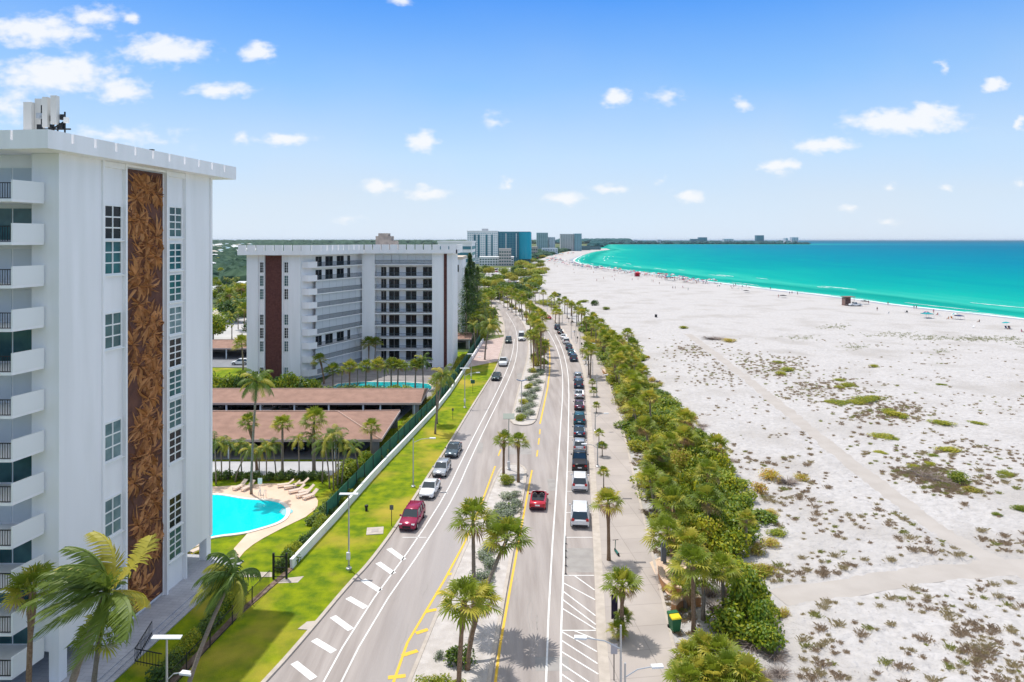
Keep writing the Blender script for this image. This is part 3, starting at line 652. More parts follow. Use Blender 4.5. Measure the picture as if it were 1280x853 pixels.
# ================================================================ other buildings
def block(name,label,x0,x1,y0,y1,h,wallm,glm,floors,bays,roofm=None,z0=0,ratio=.5,side=True,style='win',group=None):
    t=empty(name,((x0+x1)/2,(y0+y1)/2,0)); tag(t,label,'building',group)
    mb=MB(); mb.box(x0,x1,y0,y1,z0,h); mb.build('wall',wallm,t)
    mb=MB(); mb.box(x0-.3,x1+.3,y0-.3,y1+.3,h,h+.8); mb.build('roof',roofm or wallm,t)
    fh=(h-z0-1)/floors
    mb=MB()
    for f,L in ((frame((x0,y0),(1,0)),x1-x0),(frame((x1,y0),(0,1)),y1-y0)):
        nb=bays if L==x1-x0 else max(2,int(bays*(y1-y0)/(x1-x0)))
        for k in range(floors):
            z=z0+.8+k*fh
            if style=='band': mb.box(.4,L-.4,-.1,.06,z,z+fh*ratio,0,f)
            else:
                for i in range(nb): a=L*(i+.5)/nb; wv=L/nb*.33; mb.box(a-wv,a+wv,-.1,.06,z,z+fh*ratio,0,f)
    mb.build('windows' if style=='win' else 'window_bands',glm,t)
    return t
x1=(577-640)/F*212
t=block('white_block','plain white block with a tan roof edge right behind the nine storey block',-30,x1,212,232,23.9,stucco,glass2,8,6,ratio=.0,roofm=mat('tan_roof',(.62,.52,.42),.8))
mb=MB(); mb.box(x1-1.6,x1-.9,211.9,212.0,20,22.2); mb.box(x1-1.9,x1-.9,211.9,212.0,1.4,3.4); mb.build('window',glass2,t)
mb=MB(); mb.box(x1-4.2,x1+.35,211.2,212,8.1,8.5); mb.build('ledge',stucco,t)
t=block('hotel','long low grey hotel with banded balconies behind the nine storey block',-36,-19.5,330,360,28.6,stucco,teal_gl,9,4,style='band',ratio=.5)
# white and teal tower pair
t=block('white_teal_tower','white tower with tall teal glass strips, left of the blue glass building',-56,-17.6,850,880,40.5,stucco,mat('pale_windows',(.40,.52,.56),.4),14,14,ratio=.45)
mb=MB()
for a,b in ((-47.8,-45.2),(-42.7,-40.3),(-33,-30.6),(-26,-24)): mb.box(a,b,849.6,850,8,36.5)
mb.build('glass_strip',teal_gl,t)
mb=MB(); mb.box(-38,-30,855,865,41.3,44); mb.build('plant_room',grey_metal,t)
t=block('blue_glass_tower','curved blue glass tower beside the white and teal tower',-17.3,23,852,880,39.5,teal_gl,mat('deep_blue_glass',(.0,.10,.18),.2,spec=.5),13,11,ratio=.5)
mb=MB(); mb.lathe([(8,6),(8,39.4),(0,39.4)],(16.5,853,0),20); mb.build('round_bay',mat('bright_teal_glass',(.0,.30,.42),.25,spec=.5),t)
mb=MB()
for x in (-8,5): mb.box(x,x+.8,851.5,852,8,38)
for k in range(12): mb.box(22.8,24.4,852,872,6+k*2.8,6.5+k*2.8)
mb.build('balcony_edges',stucco,t)
block('podium','low white podium with square openings in front of the white and teal tower',-38,2,790,815,9.5,stucco,glass,3,13)
block('podium','pale pink low block in front of the blue glass tower',-15,-1,780,795,19,mat('pale_pink',(.62,.55,.52),.85),glass,5,5,ratio=.45)
block('condo_tower','pair of pale green slabs, left of the beige condo tower far along the beach',62,90,1700,1730,47,mat('pale_green',(.36,.50,.52),.8),glass,15,6,ratio=.4)
block('condo_tower','narrow pale slab just right of the green condo tower far along the beach',92,108,1705,1730,36,stucco_b,glass,12,4,ratio=.4)
block('condo_tower','beige condo tower near the tip of the beach',130,166,1820,1850,45,mat('pale_beige',(.55,.54,.54),.8),glass,15,8,ratio=.4)
block('condo_tower','teal sided tower attached right of the beige condo tower',167,186,1815,1850,46,mat('pale_teal',(.25,.42,.48),.8),glass,15,4,ratio=.45)
for i,(u0,u1,v0,Y,lb) in enumerate(((655,672,309,1150,'low tan beach house row below the blue glass tower'),(678,697,311,1400,'low grey block at the foot of the pale green tower'),(727,738,308,1950,'dark stepped block right of the teal sided tower'),(738,751,309,2050,'low dark block at the tip of the beach'))):
    ppm=F/Y; h=30-(v0-300)/ppm; block('beach_block',lb,(u0-640)/ppm,(u1-640)/ppm,Y,Y+30,max(h,5),[mat('tan_wall',(.5,.44,.38),.8),stucco_b,mat('slate_wall',(.10,.17,.20),.8),mat('slate_wall',(.1,.17,.2),.8)][i],glass,3,6,ratio=.5)
# far shore skyline
for i,(u0,u1,v0,lb) in enumerate(((864,873,299,'left half of the blue grey slab pair on the far shore'),(874,884,297,'right half of the blue grey slab pair on the far shore'),(905,917,299,'low wide block on the far shore'),(946,955,294.5,'tallest teal tower on the far shore'),(982,985,298,'thin pale tower on the far shore'),(990,998,297,'pale twin block near the end of the far shore'),(792,797,300,'small pale block on the far shore'),(822,826,300,'small slim block on the far shore'))):
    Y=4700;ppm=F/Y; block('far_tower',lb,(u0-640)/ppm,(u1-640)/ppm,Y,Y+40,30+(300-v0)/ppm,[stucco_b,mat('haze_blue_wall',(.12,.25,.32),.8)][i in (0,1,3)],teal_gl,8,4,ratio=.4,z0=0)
# ================================================================ carports
def carport(label,x0,x1,y0,y1,ridge,eave,hipR,hipL,posts):
    t=empty('carport',((x0+x1)/2,y0,0)); tag(t,label,'carport','tile roofed carports' if 0 else None)
    ym=(y0+y1)/2; r=(x1-(y1-y0)/2*hipR,ym,ridge); l=(x0+(y1-y0)/2*hipL,ym,ridge)
    A_,B_,C_,D_=(x0,y0,eave),(x1,y0,eave),(x1,y1,eave),(x0,y1,eave)
    mb=MB(); mb.add([A_,B_,C_,D_,l,r],[(0,1,5,4),(2,3,4,5),(1,2,5),(3,0,4),(0,3,2,1)])
    rf=mb.build('roof',tilem,t)
    mb=MB()
    for p,q in ((B_,r),(C_,r),(A_,l),(D_,l),(l,r)):
        if abs(p[0]-q[0])<.1 and p is not l: continue
        mb.tube([(p[0],p[1],p[2]+.04),(q[0],q[1],q[2]+.04)],.1,6)
    mb.build('ridge_tiles',mat('ridge_tile',(.48,.33,.27),.8),rf)
    mb=MB(); mb.box(x0-.02,x1+.05,y0-.1,y0-.005,eave-.3,eave+.03); mb.box(x1+.005,x1+.1,y0,y1,eave-.3,eave+.03); mb.build('fascia',mat('fascia',(.42,.34,.32),.7),t)
    for x in posts: mb=MB(); mb.box(x-.12,x+.12,y0+.3,y0+.54,0,eave-.02); mb.build('post',stucco_b,t)
    mb=MB(); mb.box(x0,x1-.3,y1-.4,y1-.2,0,eave-.02); mb.box(x1-1.4,x1-.3,y0+.31,y0+.5,0,eave-.02); mb.build('back_wall',mat('carport_wall',(.25,.24,.24),.8),t)
    return t
tilem=tile
nt=tile.node_tree
wv=nt.nodes.new('ShaderNodeTexWave'); wv.bands_direction='Y'; wv.inputs['Scale'].default_value=.9; wv.inputs['Distortion'].default_value=.6; wv.inputs['Detail'].default_value=3
mx=nt.nodes.new('ShaderNodeMix'); mx.data_type='RGBA'; mx.blend_type='MULTIPLY'; mx.inputs[0].default_value=.28
g2=nt.nodes.new('ShaderNodeNewGeometry'); nt.links.new(g2.outputs['Position'],wv.inputs[0])
bs=nt.nodes['Principled BSDF']; src=bs.inputs['Base Color'].links[0].from_socket; nt.links.new(src,mx.inputs[6]); nt.links.new(wv.outputs[0],mx.inputs[7]); nt.links.new(mx.outputs[2],bs.inputs['Base Color'])
carport('long brown tiled carport with a hipped end, nearest the pool garden',-75,-17.9,92.8,108.6,4.6,2.75,1,0,[-68+i*7.3 for i in range(7)])
carport('long brown tiled carport in front of the nine storey block, second from the pool',-62,-15.3,113.6,124.6,3.9,2.75,0,1,[(u-640)/F*114 for u in (283,325.6,368,411,454,475.5,518)])
carport('brown tiled carport behind the left end of the nine storey block',-95,-63,171,182,4.0,2.75,1,1,[-90,-84,-78,-72,-66])
carport('small brown tiled carport right of the nine storey block',-24,-11.3,187,199,3.6,2.7,0,0,[-20,-11.8])
# ================================================================ pool
PL=empty('swimming_pool',(-36,74,0)); tag(PL,'kidney shaped turquoise swimming pool in tan paving beside the left tower','swimming pool')
pw=[(150,640),(200,622),(266,618.5),(283,620),(303,624),(322,625.5),(338,626),(352,629),(361.5,637),(359,648),(348,655.5),(327,662),(303,668.5),(266,672),(200,690),(140,680)]
pw=smooth(W(pw)+[g(*pw[0])],2)[:-1]
wat=mat('pool_water',(.0,.62,.68),.1,(.0,.70,.74),.15,bump=.1,bscale=1.5,spec=.25)
mb=MB(); mb.prism(pw,.03,.075); mb.build('water',wat,PL)
mb=MB(); rail(mb,pw+[pw[0]],.42,.03,.13); mb.build('coping',mat('pool_coping',(.74,.68,.60),.7),PL)
mb=MB()
for r_,z in ((1.5,.078),(1.1,.082),(.7,.086)):
    x,y=g(349,641); mb.add([(x,y,z)]+[(x+r_*math.cos(a),y+r_*.7*math.sin(a),z) for a in [R(-60+i*15) for i in range(11)]],[(0,i,i+1) for i in range(1,11)])
mb.build('steps',mat('pool_steps',(.25,.55,.58),.5),PL)
x,y=g(324,624)
mb=MB(); mb.tube([(x,y+.5,.1),(x,y+.5,.9),(x,y+.1,1.0),(x,y-.3,.6),(x,y-.3,.08)],.03,6); mb.tube([(x+.6,y+.5,.1),(x+.6,y+.5,.9),(x+.6,y+.1,1.0),(x+.6,y-.3,.6),(x+.6,y-.3,.08)],.03,6); mb.build('ladder',grey_metal,PL)
wat=mat('pool_water_painted_reflections',(.02,.22,.24),.08,(.0,.50,.52),.9,5,bump=.2,bscale=2,spec=.5)  # dark noise in the colour stands in for tree reflections
PL=empty('swimming_pool',(-24,139,0)); tag(PL,'long turquoise pool behind palms in front of the nine storey block','swimming pool')
mb=MB(); mb.prism(smooth([(-37,135),(-17.5,133),(-15.5,137),(-18,143),(-36,143.5),(-37,135)],1)[:-1],.03,.075); mb.build('water',wat,PL)
mb=MB(); rail(mb,smooth([(-37,135),(-17.5,133),(-15.5,137),(-18,143),(-36,143.5),(-37,135)],1),.4,.02,.13); mb.build('coping',MATS['pool_coping'],PL)
# loungers
lm=mat('lounger_sling',(.62,.50,.42),.8); lf=mat('lounger_frame',(.75,.74,.72),.5)
def lounger(x,y,rz,label,grp='sun loungers on the pool deck'):
    t=empty('sun_lounger',(x,y,.05),rz); tag(t,label,'sun lounger',grp)
    mb=MB(); mb.box(-.3,.3,-.95,.35,.3,.36); o=inst('seat',mb.mesh('seat',lm),t)
    mb=MB(); mb.add([(-.3,.35,.3),(.3,.35,.3),(.3,.95,.75),(-.3,.95,.75),(-.3,.35,.36),(.3,.35,.36),(.3,.95,.81),(-.3,.95,.81)],[(0,3,2,1),(4,5,6,7),(0,1,5,4),(2,3,7,6),(0,4,7,3),(1,2,6,5)]); inst('backrest',mb.mesh('backrest',lm),t)
    for sx in (-.27,.27):
        for sy in (-.85,.3): mb=MB(); mb.box(sx-.03,sx+.03,sy-.03,sy+.03,0,.3); inst('leg',mb.mesh('leg',lf),t)
for i,(u,v) in enumerate(((357,609),(365,611),(376,608),(371,616),(383,617),(380,621),(388,623),(242,688),(250,690),(300,611),(310,612))):
    x,y=g(u,v); lounger(x,y,R(-70+i*5),'tan sun lounger on the pool paving behind the pool' if i<7 else ('tan sun lounger beside the corner column of the left tower' if i<9 else 'tan sun lounger left of the tall thin palm'))
# small poolside towel sign / shower
t=empty('pool_sign',g(325,618)+(0,)); tag(t,'thin white pole with a small sign at the back of the pool','sign')
x,y=g(325,618); mb=MB(); mb.tube([(x,y,0),(x,y,1.9)],.04,6); mb.build('pole',white,t); mb=MB(); mb.box(x-.25,x+.25,y-.03,y+.03,1.2,1.9); mb.build('board',white,t)
# ================================================================ walls and fences
t=empty('boundary_wall',(-17,88,0)); tag(t,'low white wall running between the lawn verge and the pool garden','wall')
mb=MB(); rail(mb,WALL,.22,-.02,.85); mb.build('wall',stucco,t); mb=MB(); rail(mb,WALL,.3,.85,.93); mb.build('coping',white,t)
SF=[(p[0]-.9,p[1]) for p in WALL]
t=empty('screen_fence',(-18,88,0)); tag(t,'dark green mesh screen fence just inside the low white wall','fence')
gm=mat('green_screen',(.012,.10,.06),.7,(.02,.14,.085),2)
mb=MB(); rail(mb,SF[2:],.05,.0,2.1); mb.build('screen',gm,t)
q=fine(SF[2:],3.0)
for p in q: mb=MB(); mb.tube([(p[0]+.06,p[1],0),(p[0]+.06,p[1],2.2)],.04,5); mb.build('post',railm,t)
t=empty('garden_gate',g(355,722)+(0,)); tag(t,'black metal gate at the near end of the low white wall','gate')
x,y=g(356,724)
for dx in (-1.0,.15): mb=MB(); mb.box(x+dx-.08,x+dx+.08,y-.08,y+.08,0,2.3); mb.build('gate_post',railm,t)
mb=MB()
for i in range(9): xx=x-.9+i*.12; mb.box(xx-.015,xx+.015,y-.015,y+.015,.15,2.0)
for z in (.2,1.0,2.0): mb.box(x-.95,x+.1,y-.02,y+.02,z-.03,z+.03)
mb.build('gate_leaf',railm,t)
t=empty('mesh_fence',(-22.5,45,0)); tag(t,'dark mesh fence crossing the shaded lawn below the leaning palm','fence')
fl=[(-24.2,30),(-23.4,38),(-22.2,50),(-21.0,59)]
mb=MB(); q=fine(fl,.12)
for z in (.1,1.3): rail(mb,fl,.03,z,z+.05)
for p in q[::1]: mb.box(p[0]-.008,p[0]+.008,p[1]-.008,p[1]+.008,.1,1.35)
mb.build('mesh',railm,t)
for p in fine(fl,3): mb=MB(); mb.tube([(p[0],p[1],0),(p[0],p[1],1.5)],.04,5); mb.build('post',railm,t)
t=empty('terrace_rail',(-26.5,46,0)); tag(t,'black handrail at the edge of the terrace by the carved panel','railing')
fl=[(-27.0,51),(-26.4,47.6),(-24.2,47.0)]
mb=MB()
for z in (.5,1.35): rail(mb,fl,.05,z,z+.06)
for p in fine(fl,.25): mb.box(p[0]-.012,p[0]+.012,p[1]-.012,p[1]+.012,.3,1.38)
mb.build('rails',railm,t)
mb=MB(); rail(mb,FEN[:4]+[WALL[0]],.5,-.01,.12); struct(mb.build('mulch_bed',mulch))
# ================================================================ palms
def fan_crown(seed,Rr=1.7,nf=34,dead=.15,yel=.35,droop=.45):
    r=random.Random(seed); mb=MB()
    for i in range(nf):
        az=i*2.39996+r.uniform(-.2,.2); q=i/nf
        el=R(82-q*115)+r.uniform(-.12,.12)     # young leaves upright, old ones hanging
        isdead=q>1-dead; mi=2 if isdead else (1 if r.random()<yel else 0)
        d=Vector((math.cos(az)*math.cos(el),math.sin(az)*math.cos(el),math.sin(el)))
        pl=Rr*r.uniform(.38,.55)*(.7 if isdead else 1); base=Vector((0,0,0)); tip=base+d*pl+Vector((0,0,-.05*pl))
        side=d.cross(Vector((0,0,1)));
        if side.length<.1: side=Vector((1,0,0))
        side.normalize(); upn=side.cross(d).normalized()
        tw=r.uniform(-.5,.5); side,upn=(side*math.cos(tw)+upn*math.sin(tw)),(upn*math.cos(tw)-side*math.sin(tw))
        w=.02; mb.add([base+side*w,base-side*w,tip-side*w,tip+side*w],[(0,1,2,3)],mi)
        ns=15; bl=Rr*r.uniform(.48,.62)*(.75 if isdead else 1)
        for k in range(ns):
            a=R(-112+224*k/(ns-1))+r.uniform(-.04,.04); l=bl*(1-.28*abs(a)/2)*r.uniform(.9,1.1)
            dd=d*math.cos(a)+side*math.sin(a)+upn*(-.12+.25*abs(math.sin(a)))*(1)
            dd.normalize(); n=dd.cross(upn).normalized(); wid=l*.066
            p1=tip+dd*l*.55; dr=droop*l*(1.2 if isdead else r.uniform(.5,1.1)); p2=tip+dd*l*.95+Vector((0,0,-dr))
            mb.add([tip,p1-n*wid,p1+n*wid,p2],[(0,1,2),(1,3,2)],mi)
    return mb.mesh('crown',[leafA,leafB,leafD])
def feather_crown(seed,Rr=2.6,nf=18,wind=(0,0,0),yel=.25,leafn=20,drp=.75,hang=.55):
    r=random.Random(seed); mb=MB(); wv=Vector(wind)
    for i in range(nf):
        q=i/nf; az=i*2.39996+r.uniform(-.25,.25); el=R(75-q*95)
        d=Vector((math.cos(az)*math.cos(el),math.sin(az)*math.cos(el),math.sin(el)))
        L=Rr*r.uniform(.85,1.12); mi=1 if r.random()<yel else 0; seg=9; p=Vector((0,0,0)); path=[p.copy()]; vel=d.copy()
        for k in range(seg):
            vel=(vel+Vector((0,0,-drp*.16*(1+k*.22)))+wv*.17).normalized(); p=p+vel*L/seg; path.append(p.copy())
        for k in range(seg):
            a,b=path[k],path[k+1]; dr=(b-a).normalized(); sd=dr.cross(Vector((0,0,1)))
            if sd.length<.05: sd=Vector((1,0,0))
            sd.normalize(); w=.028*(1-k/seg)+.008
            mb.add([a+sd*w,a-sd*w,b-sd*w*.8,b+sd*w*.8],[(0,1,2,3)],1 if mi else 0)
        for k in range(leafn):
            t=.12+.88*k/leafn; f=t*seg; i0=min(int(f),seg-1); pt=path[i0].lerp(path[i0+1],f-i0); dr=(path[i0+1]-path[i0]).normalized()
            sd=dr.cross(Vector((0,0,1))); 
            if sd.length<.05: sd=Vector((1,0,0))
            sd.normalize(); ll=Rr*.30*math.sin(PI*(.12+.80*t))**.7*r.uniform(.85,1.1)
            for s in (-1,1):
                v=(sd*s*.75+dr*.65+Vector((0,0,-hang*r.uniform(.5,1.2)))+wv*.5).normalized(); m_=pt+v*ll*.5; e=pt+v*ll+Vector((0,0,-hang*ll*.45))+wv*ll*.15
                wd=dr*(Rr*.019)
                mb.add([pt-wd*.6,pt+wd*.6,m_+wd,m_-wd,e],[(0,1,2,3),(3,2,4)],mi)
    return mb.mesh('crown',[leafC,leafC2])
FAN=[fan_crown(s,1.2,nf,dd,y,.34) for s,nf,dd,y in ((1,25,.10,.3),(2,28,.18,.4),(3,24,.08,.25),(4,27,.2,.55),(5,26,.08,.2))]
FEA=[feather_crown(s,1.0) for s in (1,2,3)]
FEAW=[feather_crown(11,1.0,19,(-1.0,-.05,-.05),.16,34,.35,.35),feather_crown(12,1.0,18,(-.75,-.1,-.2),.15,30,.7,.7)]
ARE=[feather_crown(s,1.0,11,(0,0,0),.35,15,.9,.5) for s in (21,22)]
def trunk_mesh(h,dx,dy,r0,r1,boots=False,curve=.5,seed=0):
    r=random.Random(seed); mb=MB(); n=max(6,int(h*1.6)); path=[];rad=[]
    for i in range(n+1):
        t=i/n; k=t**(1+curve); path.append((dx*k,dy*k,h*t)); rr=r0+(r1-r0)*t
        if boots and t>.7: rr*=1.0+.7*math.sin(PI*(t-.7)/.36)
        rad.append(rr*(1.25 if i==0 else 1)*(1+(.09 if i%2 else 0)))
    mb.tube(path,rad,9)
    if boots:
        for i in range(26):
            t=.72+.26*i/26; a=i*2.4; k=t**(1+curve); c=Vector((dx*k,dy*k,h*t)); o=Vector((math.cos(a),math.sin(a),0)); s=o.cross(Vector((0,0,1))); rr=r1*1.2
            mb.add([c+o*rr-s*.05,c+o*rr+s*.05,c+o*(rr+.16)+Vector((0,0,.2))],[(0,1,2)])
    return mb.mesh('trunk',[bark_dk if boots else bark],True)
PN=[0]
def palm(x,y,h,label,kind='fan',Rc=1.7,lean=(0,0),grp=None,var=None,z=0,name=None,r0=None,boots=None,rz=None):
    PN[0]+=1; r=random.Random(PN[0]*17)
    t=empty(name or {'fan':'cabbage_palm','coco':'coconut_palm','wind':'coconut_palm','areca':'garden_palm'}[kind],(x,y,z)); tag(t,label,'palm tree',grp)
    bt=(r.random()<.4) if boots is None else boots
    r0=r0 or {'fan':.17,'coco':.15,'wind':.16,'areca':.09}[kind]
    inst('trunk',trunk_mesh(h,lean[0],lean[1],r0,r0*.75,bt and kind=='fan',.6,PN[0]),t)
    lst={'fan':FAN,'coco':FEA,'wind':FEAW,'areca':ARE}[kind]; me=lst[var if var is not None else r.randrange(len(lst))]
    c=inst('crown',me,t,(lean[0],lean[1],h),r.uniform(0,6.28) if kind!='wind' and rz is None else (rz or 0),(Rc,Rc,Rc*r.uniform(.85,1.05)))
    return t
def palm_px(bu,bv,cu,cv,label,kind='fan',Rc=1.7,cdy=0.0,grp=None,**k):
    """base seen at ground pixel; crown centre pixel fixes height and sideways lean"""
    x,y=g(bu,bv); yc=y+cdy; h=H-(cv-300)*yc/F; xc=(cu-640)/F*yc
    return palm(x,y,h,label,kind,Rc,(xc-x,cdy),grp,**k)
# --- left foreground
palm(-23.4,33.5,12.4,'large windblown coconut palm leaning right in front of the left tower','wind',3.4,(3.15,.5),var=0,r0=.2)
palm(-19.3,38.5,9.9,'slim leaning coconut palm on the shaded lawn right of the left tower','wind',2.5,(2.6,2.0),var=1,r0=.14)
palm(-29.9,42,8.3,'dark cabbage palm against the lowest balconies at the left edge','fan',1.75,(.3,0),boots=True)
palm(-26.9,43.6,4.6,'short dark palm behind the large windblown coconut palm','fan',1.6,(.5,0))
# --- pool garden
palm_px(314,618,321,478,'tall thin coconut palm rising from the pool paving','coco',2.7,boots=False)
for a,l in (((321,588,310,529),'cabbage palm with a small crown left of the tall thin pool palm'),((353,591,353,532),'cabbage palm in front of the near carport, second from the left'),((393,588,392.5,526),'cabbage palm with the widest crown in front of the near carport'),((464,577,464,535),'cabbage palm with a thin crown at the right end of the near carport')):
    palm_px(*a,l,'fan',1.9 if 'widest' in l else 1.5)
ar=[(287,598,287,556),(277,600,276,553),(302,596,300,556),(294,603,312,562),(333,600,333,560),(345,596,340,556),(324,597,324,562),(374,597,373,549),(391,590,390,545),(403,604,404,560),(417,613,414,545),(422,610,424,553),(412,611,405,551),(427,609,433,556),(420,606,419,541),(270,606,268,552),(449,598,442,560)]
for i,a in enumerate(ar): palm_px(*a,'slender green garden palm between the pool and the near carport','areca',1.9,grp='slender palms in the pool garden')
palm_px(544,543,554,470,'leaning coconut palm growing on the lawn verge outside the low white wall','coco',2.7,cdy=1.0)
palm_px(546,530,546,478,'bushy cabbage palm just inside the screen fence beside the leaning verge palm','fan',1.7)
# --- nine storey block garden
for i,(u,cv) in enumerate(((447,457),(457,459),(472,457),(480,460),(489,456),(497,459),(507,456),(519,458),(437,460),(427,462),(416,463))):
    palm_px(u,486+(i%3),u+(i%2),cv,'round crowned palm in the row beside the long pool','areca' if i%3==0 else 'fan',1.8,grp='palms beside the long pool')
palm_px(529,486,528,451,'larger palm at the right end of the row beside the long pool','coco',2.4)
palm_px(461,462,461,430,'tall dark palm before the plain column of the nine storey block','fan',2.0,r0=.16)
palm_px(468,462,470,428,'second tall dark palm, right of the plain column of the nine storey block','fan',1.7,r0=.14)
palm_px(304,463,302,430,'cabbage palm left of the nine storey block','fan',2.3,r0=.2)
palm_px(405,480,400,450,'small palm before the end wall of the angled wing','fan',1.7)
# --- street verge, far left side
palm_px(606,450,612,407,'big dark coconut palm over the brick forecourt','coco',4.2,boots=False,r0=.2)
for i,a in enumerate(((597,428,596,398),(603,420,603,392),(600,412,598,384),(608,405,606,379),(606,398,604,374),(602,392,600,370),(610,392,611,372),(594,438,592,408))):
    palm_px(*a,'palm in the crowded line along the far left verge','coco' if i%2 else 'fan',2.4,grp='palms along the far left verge')
# --- median
palm(-2.95,52.9,8.0,'median cabbage palm with a straight trunk, upper left of the near group','fan',1.95,(-.1,.3),var=0)
palm(-3.2,48.3,7.2,'median cabbage palm leaning right, upper right of the near group','fan',1.95,(2.8,3.4),var=1)
palm(-3.5,44.6,6.2,'median cabbage palm nearest the camera, lower left of the near group','fan',1.75,(.35,.2),var=2,boots=True)
palm(-3.1,47.3,4.5,'median cabbage palm half hidden behind the nearest one','fan',1.6,(.9,.5),var=3)
palm_px(629.5,594,630,551,'left palm of the slim pair by the road gap','fan',1.35,boots=True,var=4)
palm_px(648,604,648,552,'right palm of the slim pair by the road gap','fan',1.35,boots=True,var=0)
far_m=[(667,463,668,420),(676,466,678,412),(673,458,664,426),(680,462,683,433),(671,452,672,405),(664,448,660,420),(679,445,676,398),(669,441,668,402),(675,436,671,392),(667,430,666,398),(673,424,662,390),(668,418,655,386),(663,412,657,384),(666,408,649,382),(658,404,652,378),(653,400,644,378),(650,396,640,374),(645,394,636,372),(640,390,630,370),(635,387,626,366),(630,384,620,364),(637,385,632,362),(645,390,646,366),(652,394,652,368),(625,379,614,361),(640,381,638,360)]
for i,a in enumerate(far_m): palm_px(a[0],a[1],(a[0]*1.6+a[2]*.4)/2,a[3],'cabbage palm in the dense row of the far median','fan',1.9,grp='palms on the far median')
# --- promenade strip
palm_px(761,702,760,630,'promenade cabbage palm beside the parked scooter','fan',1.55,boots=True,var=3)
palm_px(777,798,778,733,'promenade cabbage palm with a shaggy trunk beside the hatched bay','fan',1.55,boots=True,var=1)
palm_px(736,470,735,436,'promenade cabbage palm with a drooping crown beyond the car row','fan',2.0,var=3)
palm_px(738,474,739,440,'twin of the promenade palm beyond the car row, half a step nearer','fan',1.7)
palm_px(694,404,695,390,'left palm of the pair on the far promenade','fan',1.8); palm_px(699,406,699,391,'right palm of the pair on the far promenade','fan',1.8)
for i,(u,v) in enumerate(((739,485),(741,497),(744,517),(747,556),(751,572),(752.5,612),(776,795),(769,803),(731,456),(727,447))):
    x,y=g(u,v); palm(x+.2,y,[1.0,1.1,1.2,1.5,1.4,1.9,1.2,.8,1.2,1.1][i],'young low palm planted in the promenade strip','fan',.85,grp='young palms in the promenade strip',z=.13,r0=.07,boots=False)
# --- thicket palms, traced
tp=[(844,721,834,668,'cabbage palm at the bench, with a pale trunk',1.9),(867,790,866,706,'tall cabbage palm right of the green bin',1.75),(857,762,854,735,'short cabbage palm behind the curved bench',1.5),(879,775,880,722,'cabbage palm with a thick grey trunk behind the curved bench',1.7),(860,735,861,683,'yellowish cabbage palm behind the first bench',1.8),(888,680,885,627,'tall cabbage palm in the middle of the thicket',1.9),(848,690,840,633,'broad cabbage palm beside the promenade edge',2.0),(822,620,818,580,'yellow cabbage palm in the thicket edge, above the broad one',2.0),(832,628,831,593,'cabbage palm in the thicket, second row above the broad one',1.9),(795,530,787,495,'round cabbage palm at the promenade edge, far from the benches',2.1),(812,570,806,535,'cabbage palm leaning over the promenade kerb',1.9),(905,770,902,712,'brownish cabbage palm behind the bare undergrowth',1.5),(818,640,812,600,'yellow palm with hanging skirt near the promenade kerb',1.8)]
for a in tp: palm_px(a[0],a[1],a[2],a[3],a[4],'fan',a[5])
palm_px(932,690,933,650,'cabbage palm with a half bare brown crown at the sand edge','fan',1.1,boots=False,var=3)
for i,(u,v) in enumerate(((862,835),(880,828),(900,838),(872,858),(892,865),(910,860),(925,850),(858,868),(935,872))):
    x,y=g(u,v); palm(x,y,.5+.3*(i%3),'low yellow green palmetto in the clump at the lower right of the thicket','fan',1.5,grp='palmettos in the near clump',var=i%5,boots=False,r0=.1)
far_t=[(747,440),(752,446),(742,432),(757,452),(736,425),(761,462),(768,470),(774,478),(730,418),(724,412),(718,407),(712,402),(706,397),(748,428),(756,436),(764,446),(742,420),(733,412),(722,404),(700,392),(714,396),(770,488),(779,500),(783,508),(765,480),(690,386),(680,382),(697,386),(670,377),(660,374),(684,377),(705,389)]
for i,(u,v) in enumerate(far_t):
    x,y=g(u+9,v+6); palm(x,y,4.2+1.8*rnd.random(),'cabbage palm in the line between promenade and thicket','fan',1.9,grp='palms lining the far promenade')
def thicket_palms():
    n=0
    while n<28:
        y=60+130*rnd.random()**.8; xl=interp(PR,y)+1.5; xr=interp(TR,y); f=rnd.random()**1.5; x=xl+(xr-xl)*f*.85; u=640+F*x/y; v=300+25500/y
        if 800<u<910 and v>690: continue
        palm(x,y,rnd.uniform(3.2,5.6),'yellow green cabbage palm standing among the shrubs of the beach thicket','fan',rnd.uniform(1.5,2.1),(rnd.uniform(-.5,.5),rnd.uniform(-.5,.5)),'cabbage palms among the thicket shrubs',r0=.14); n+=1
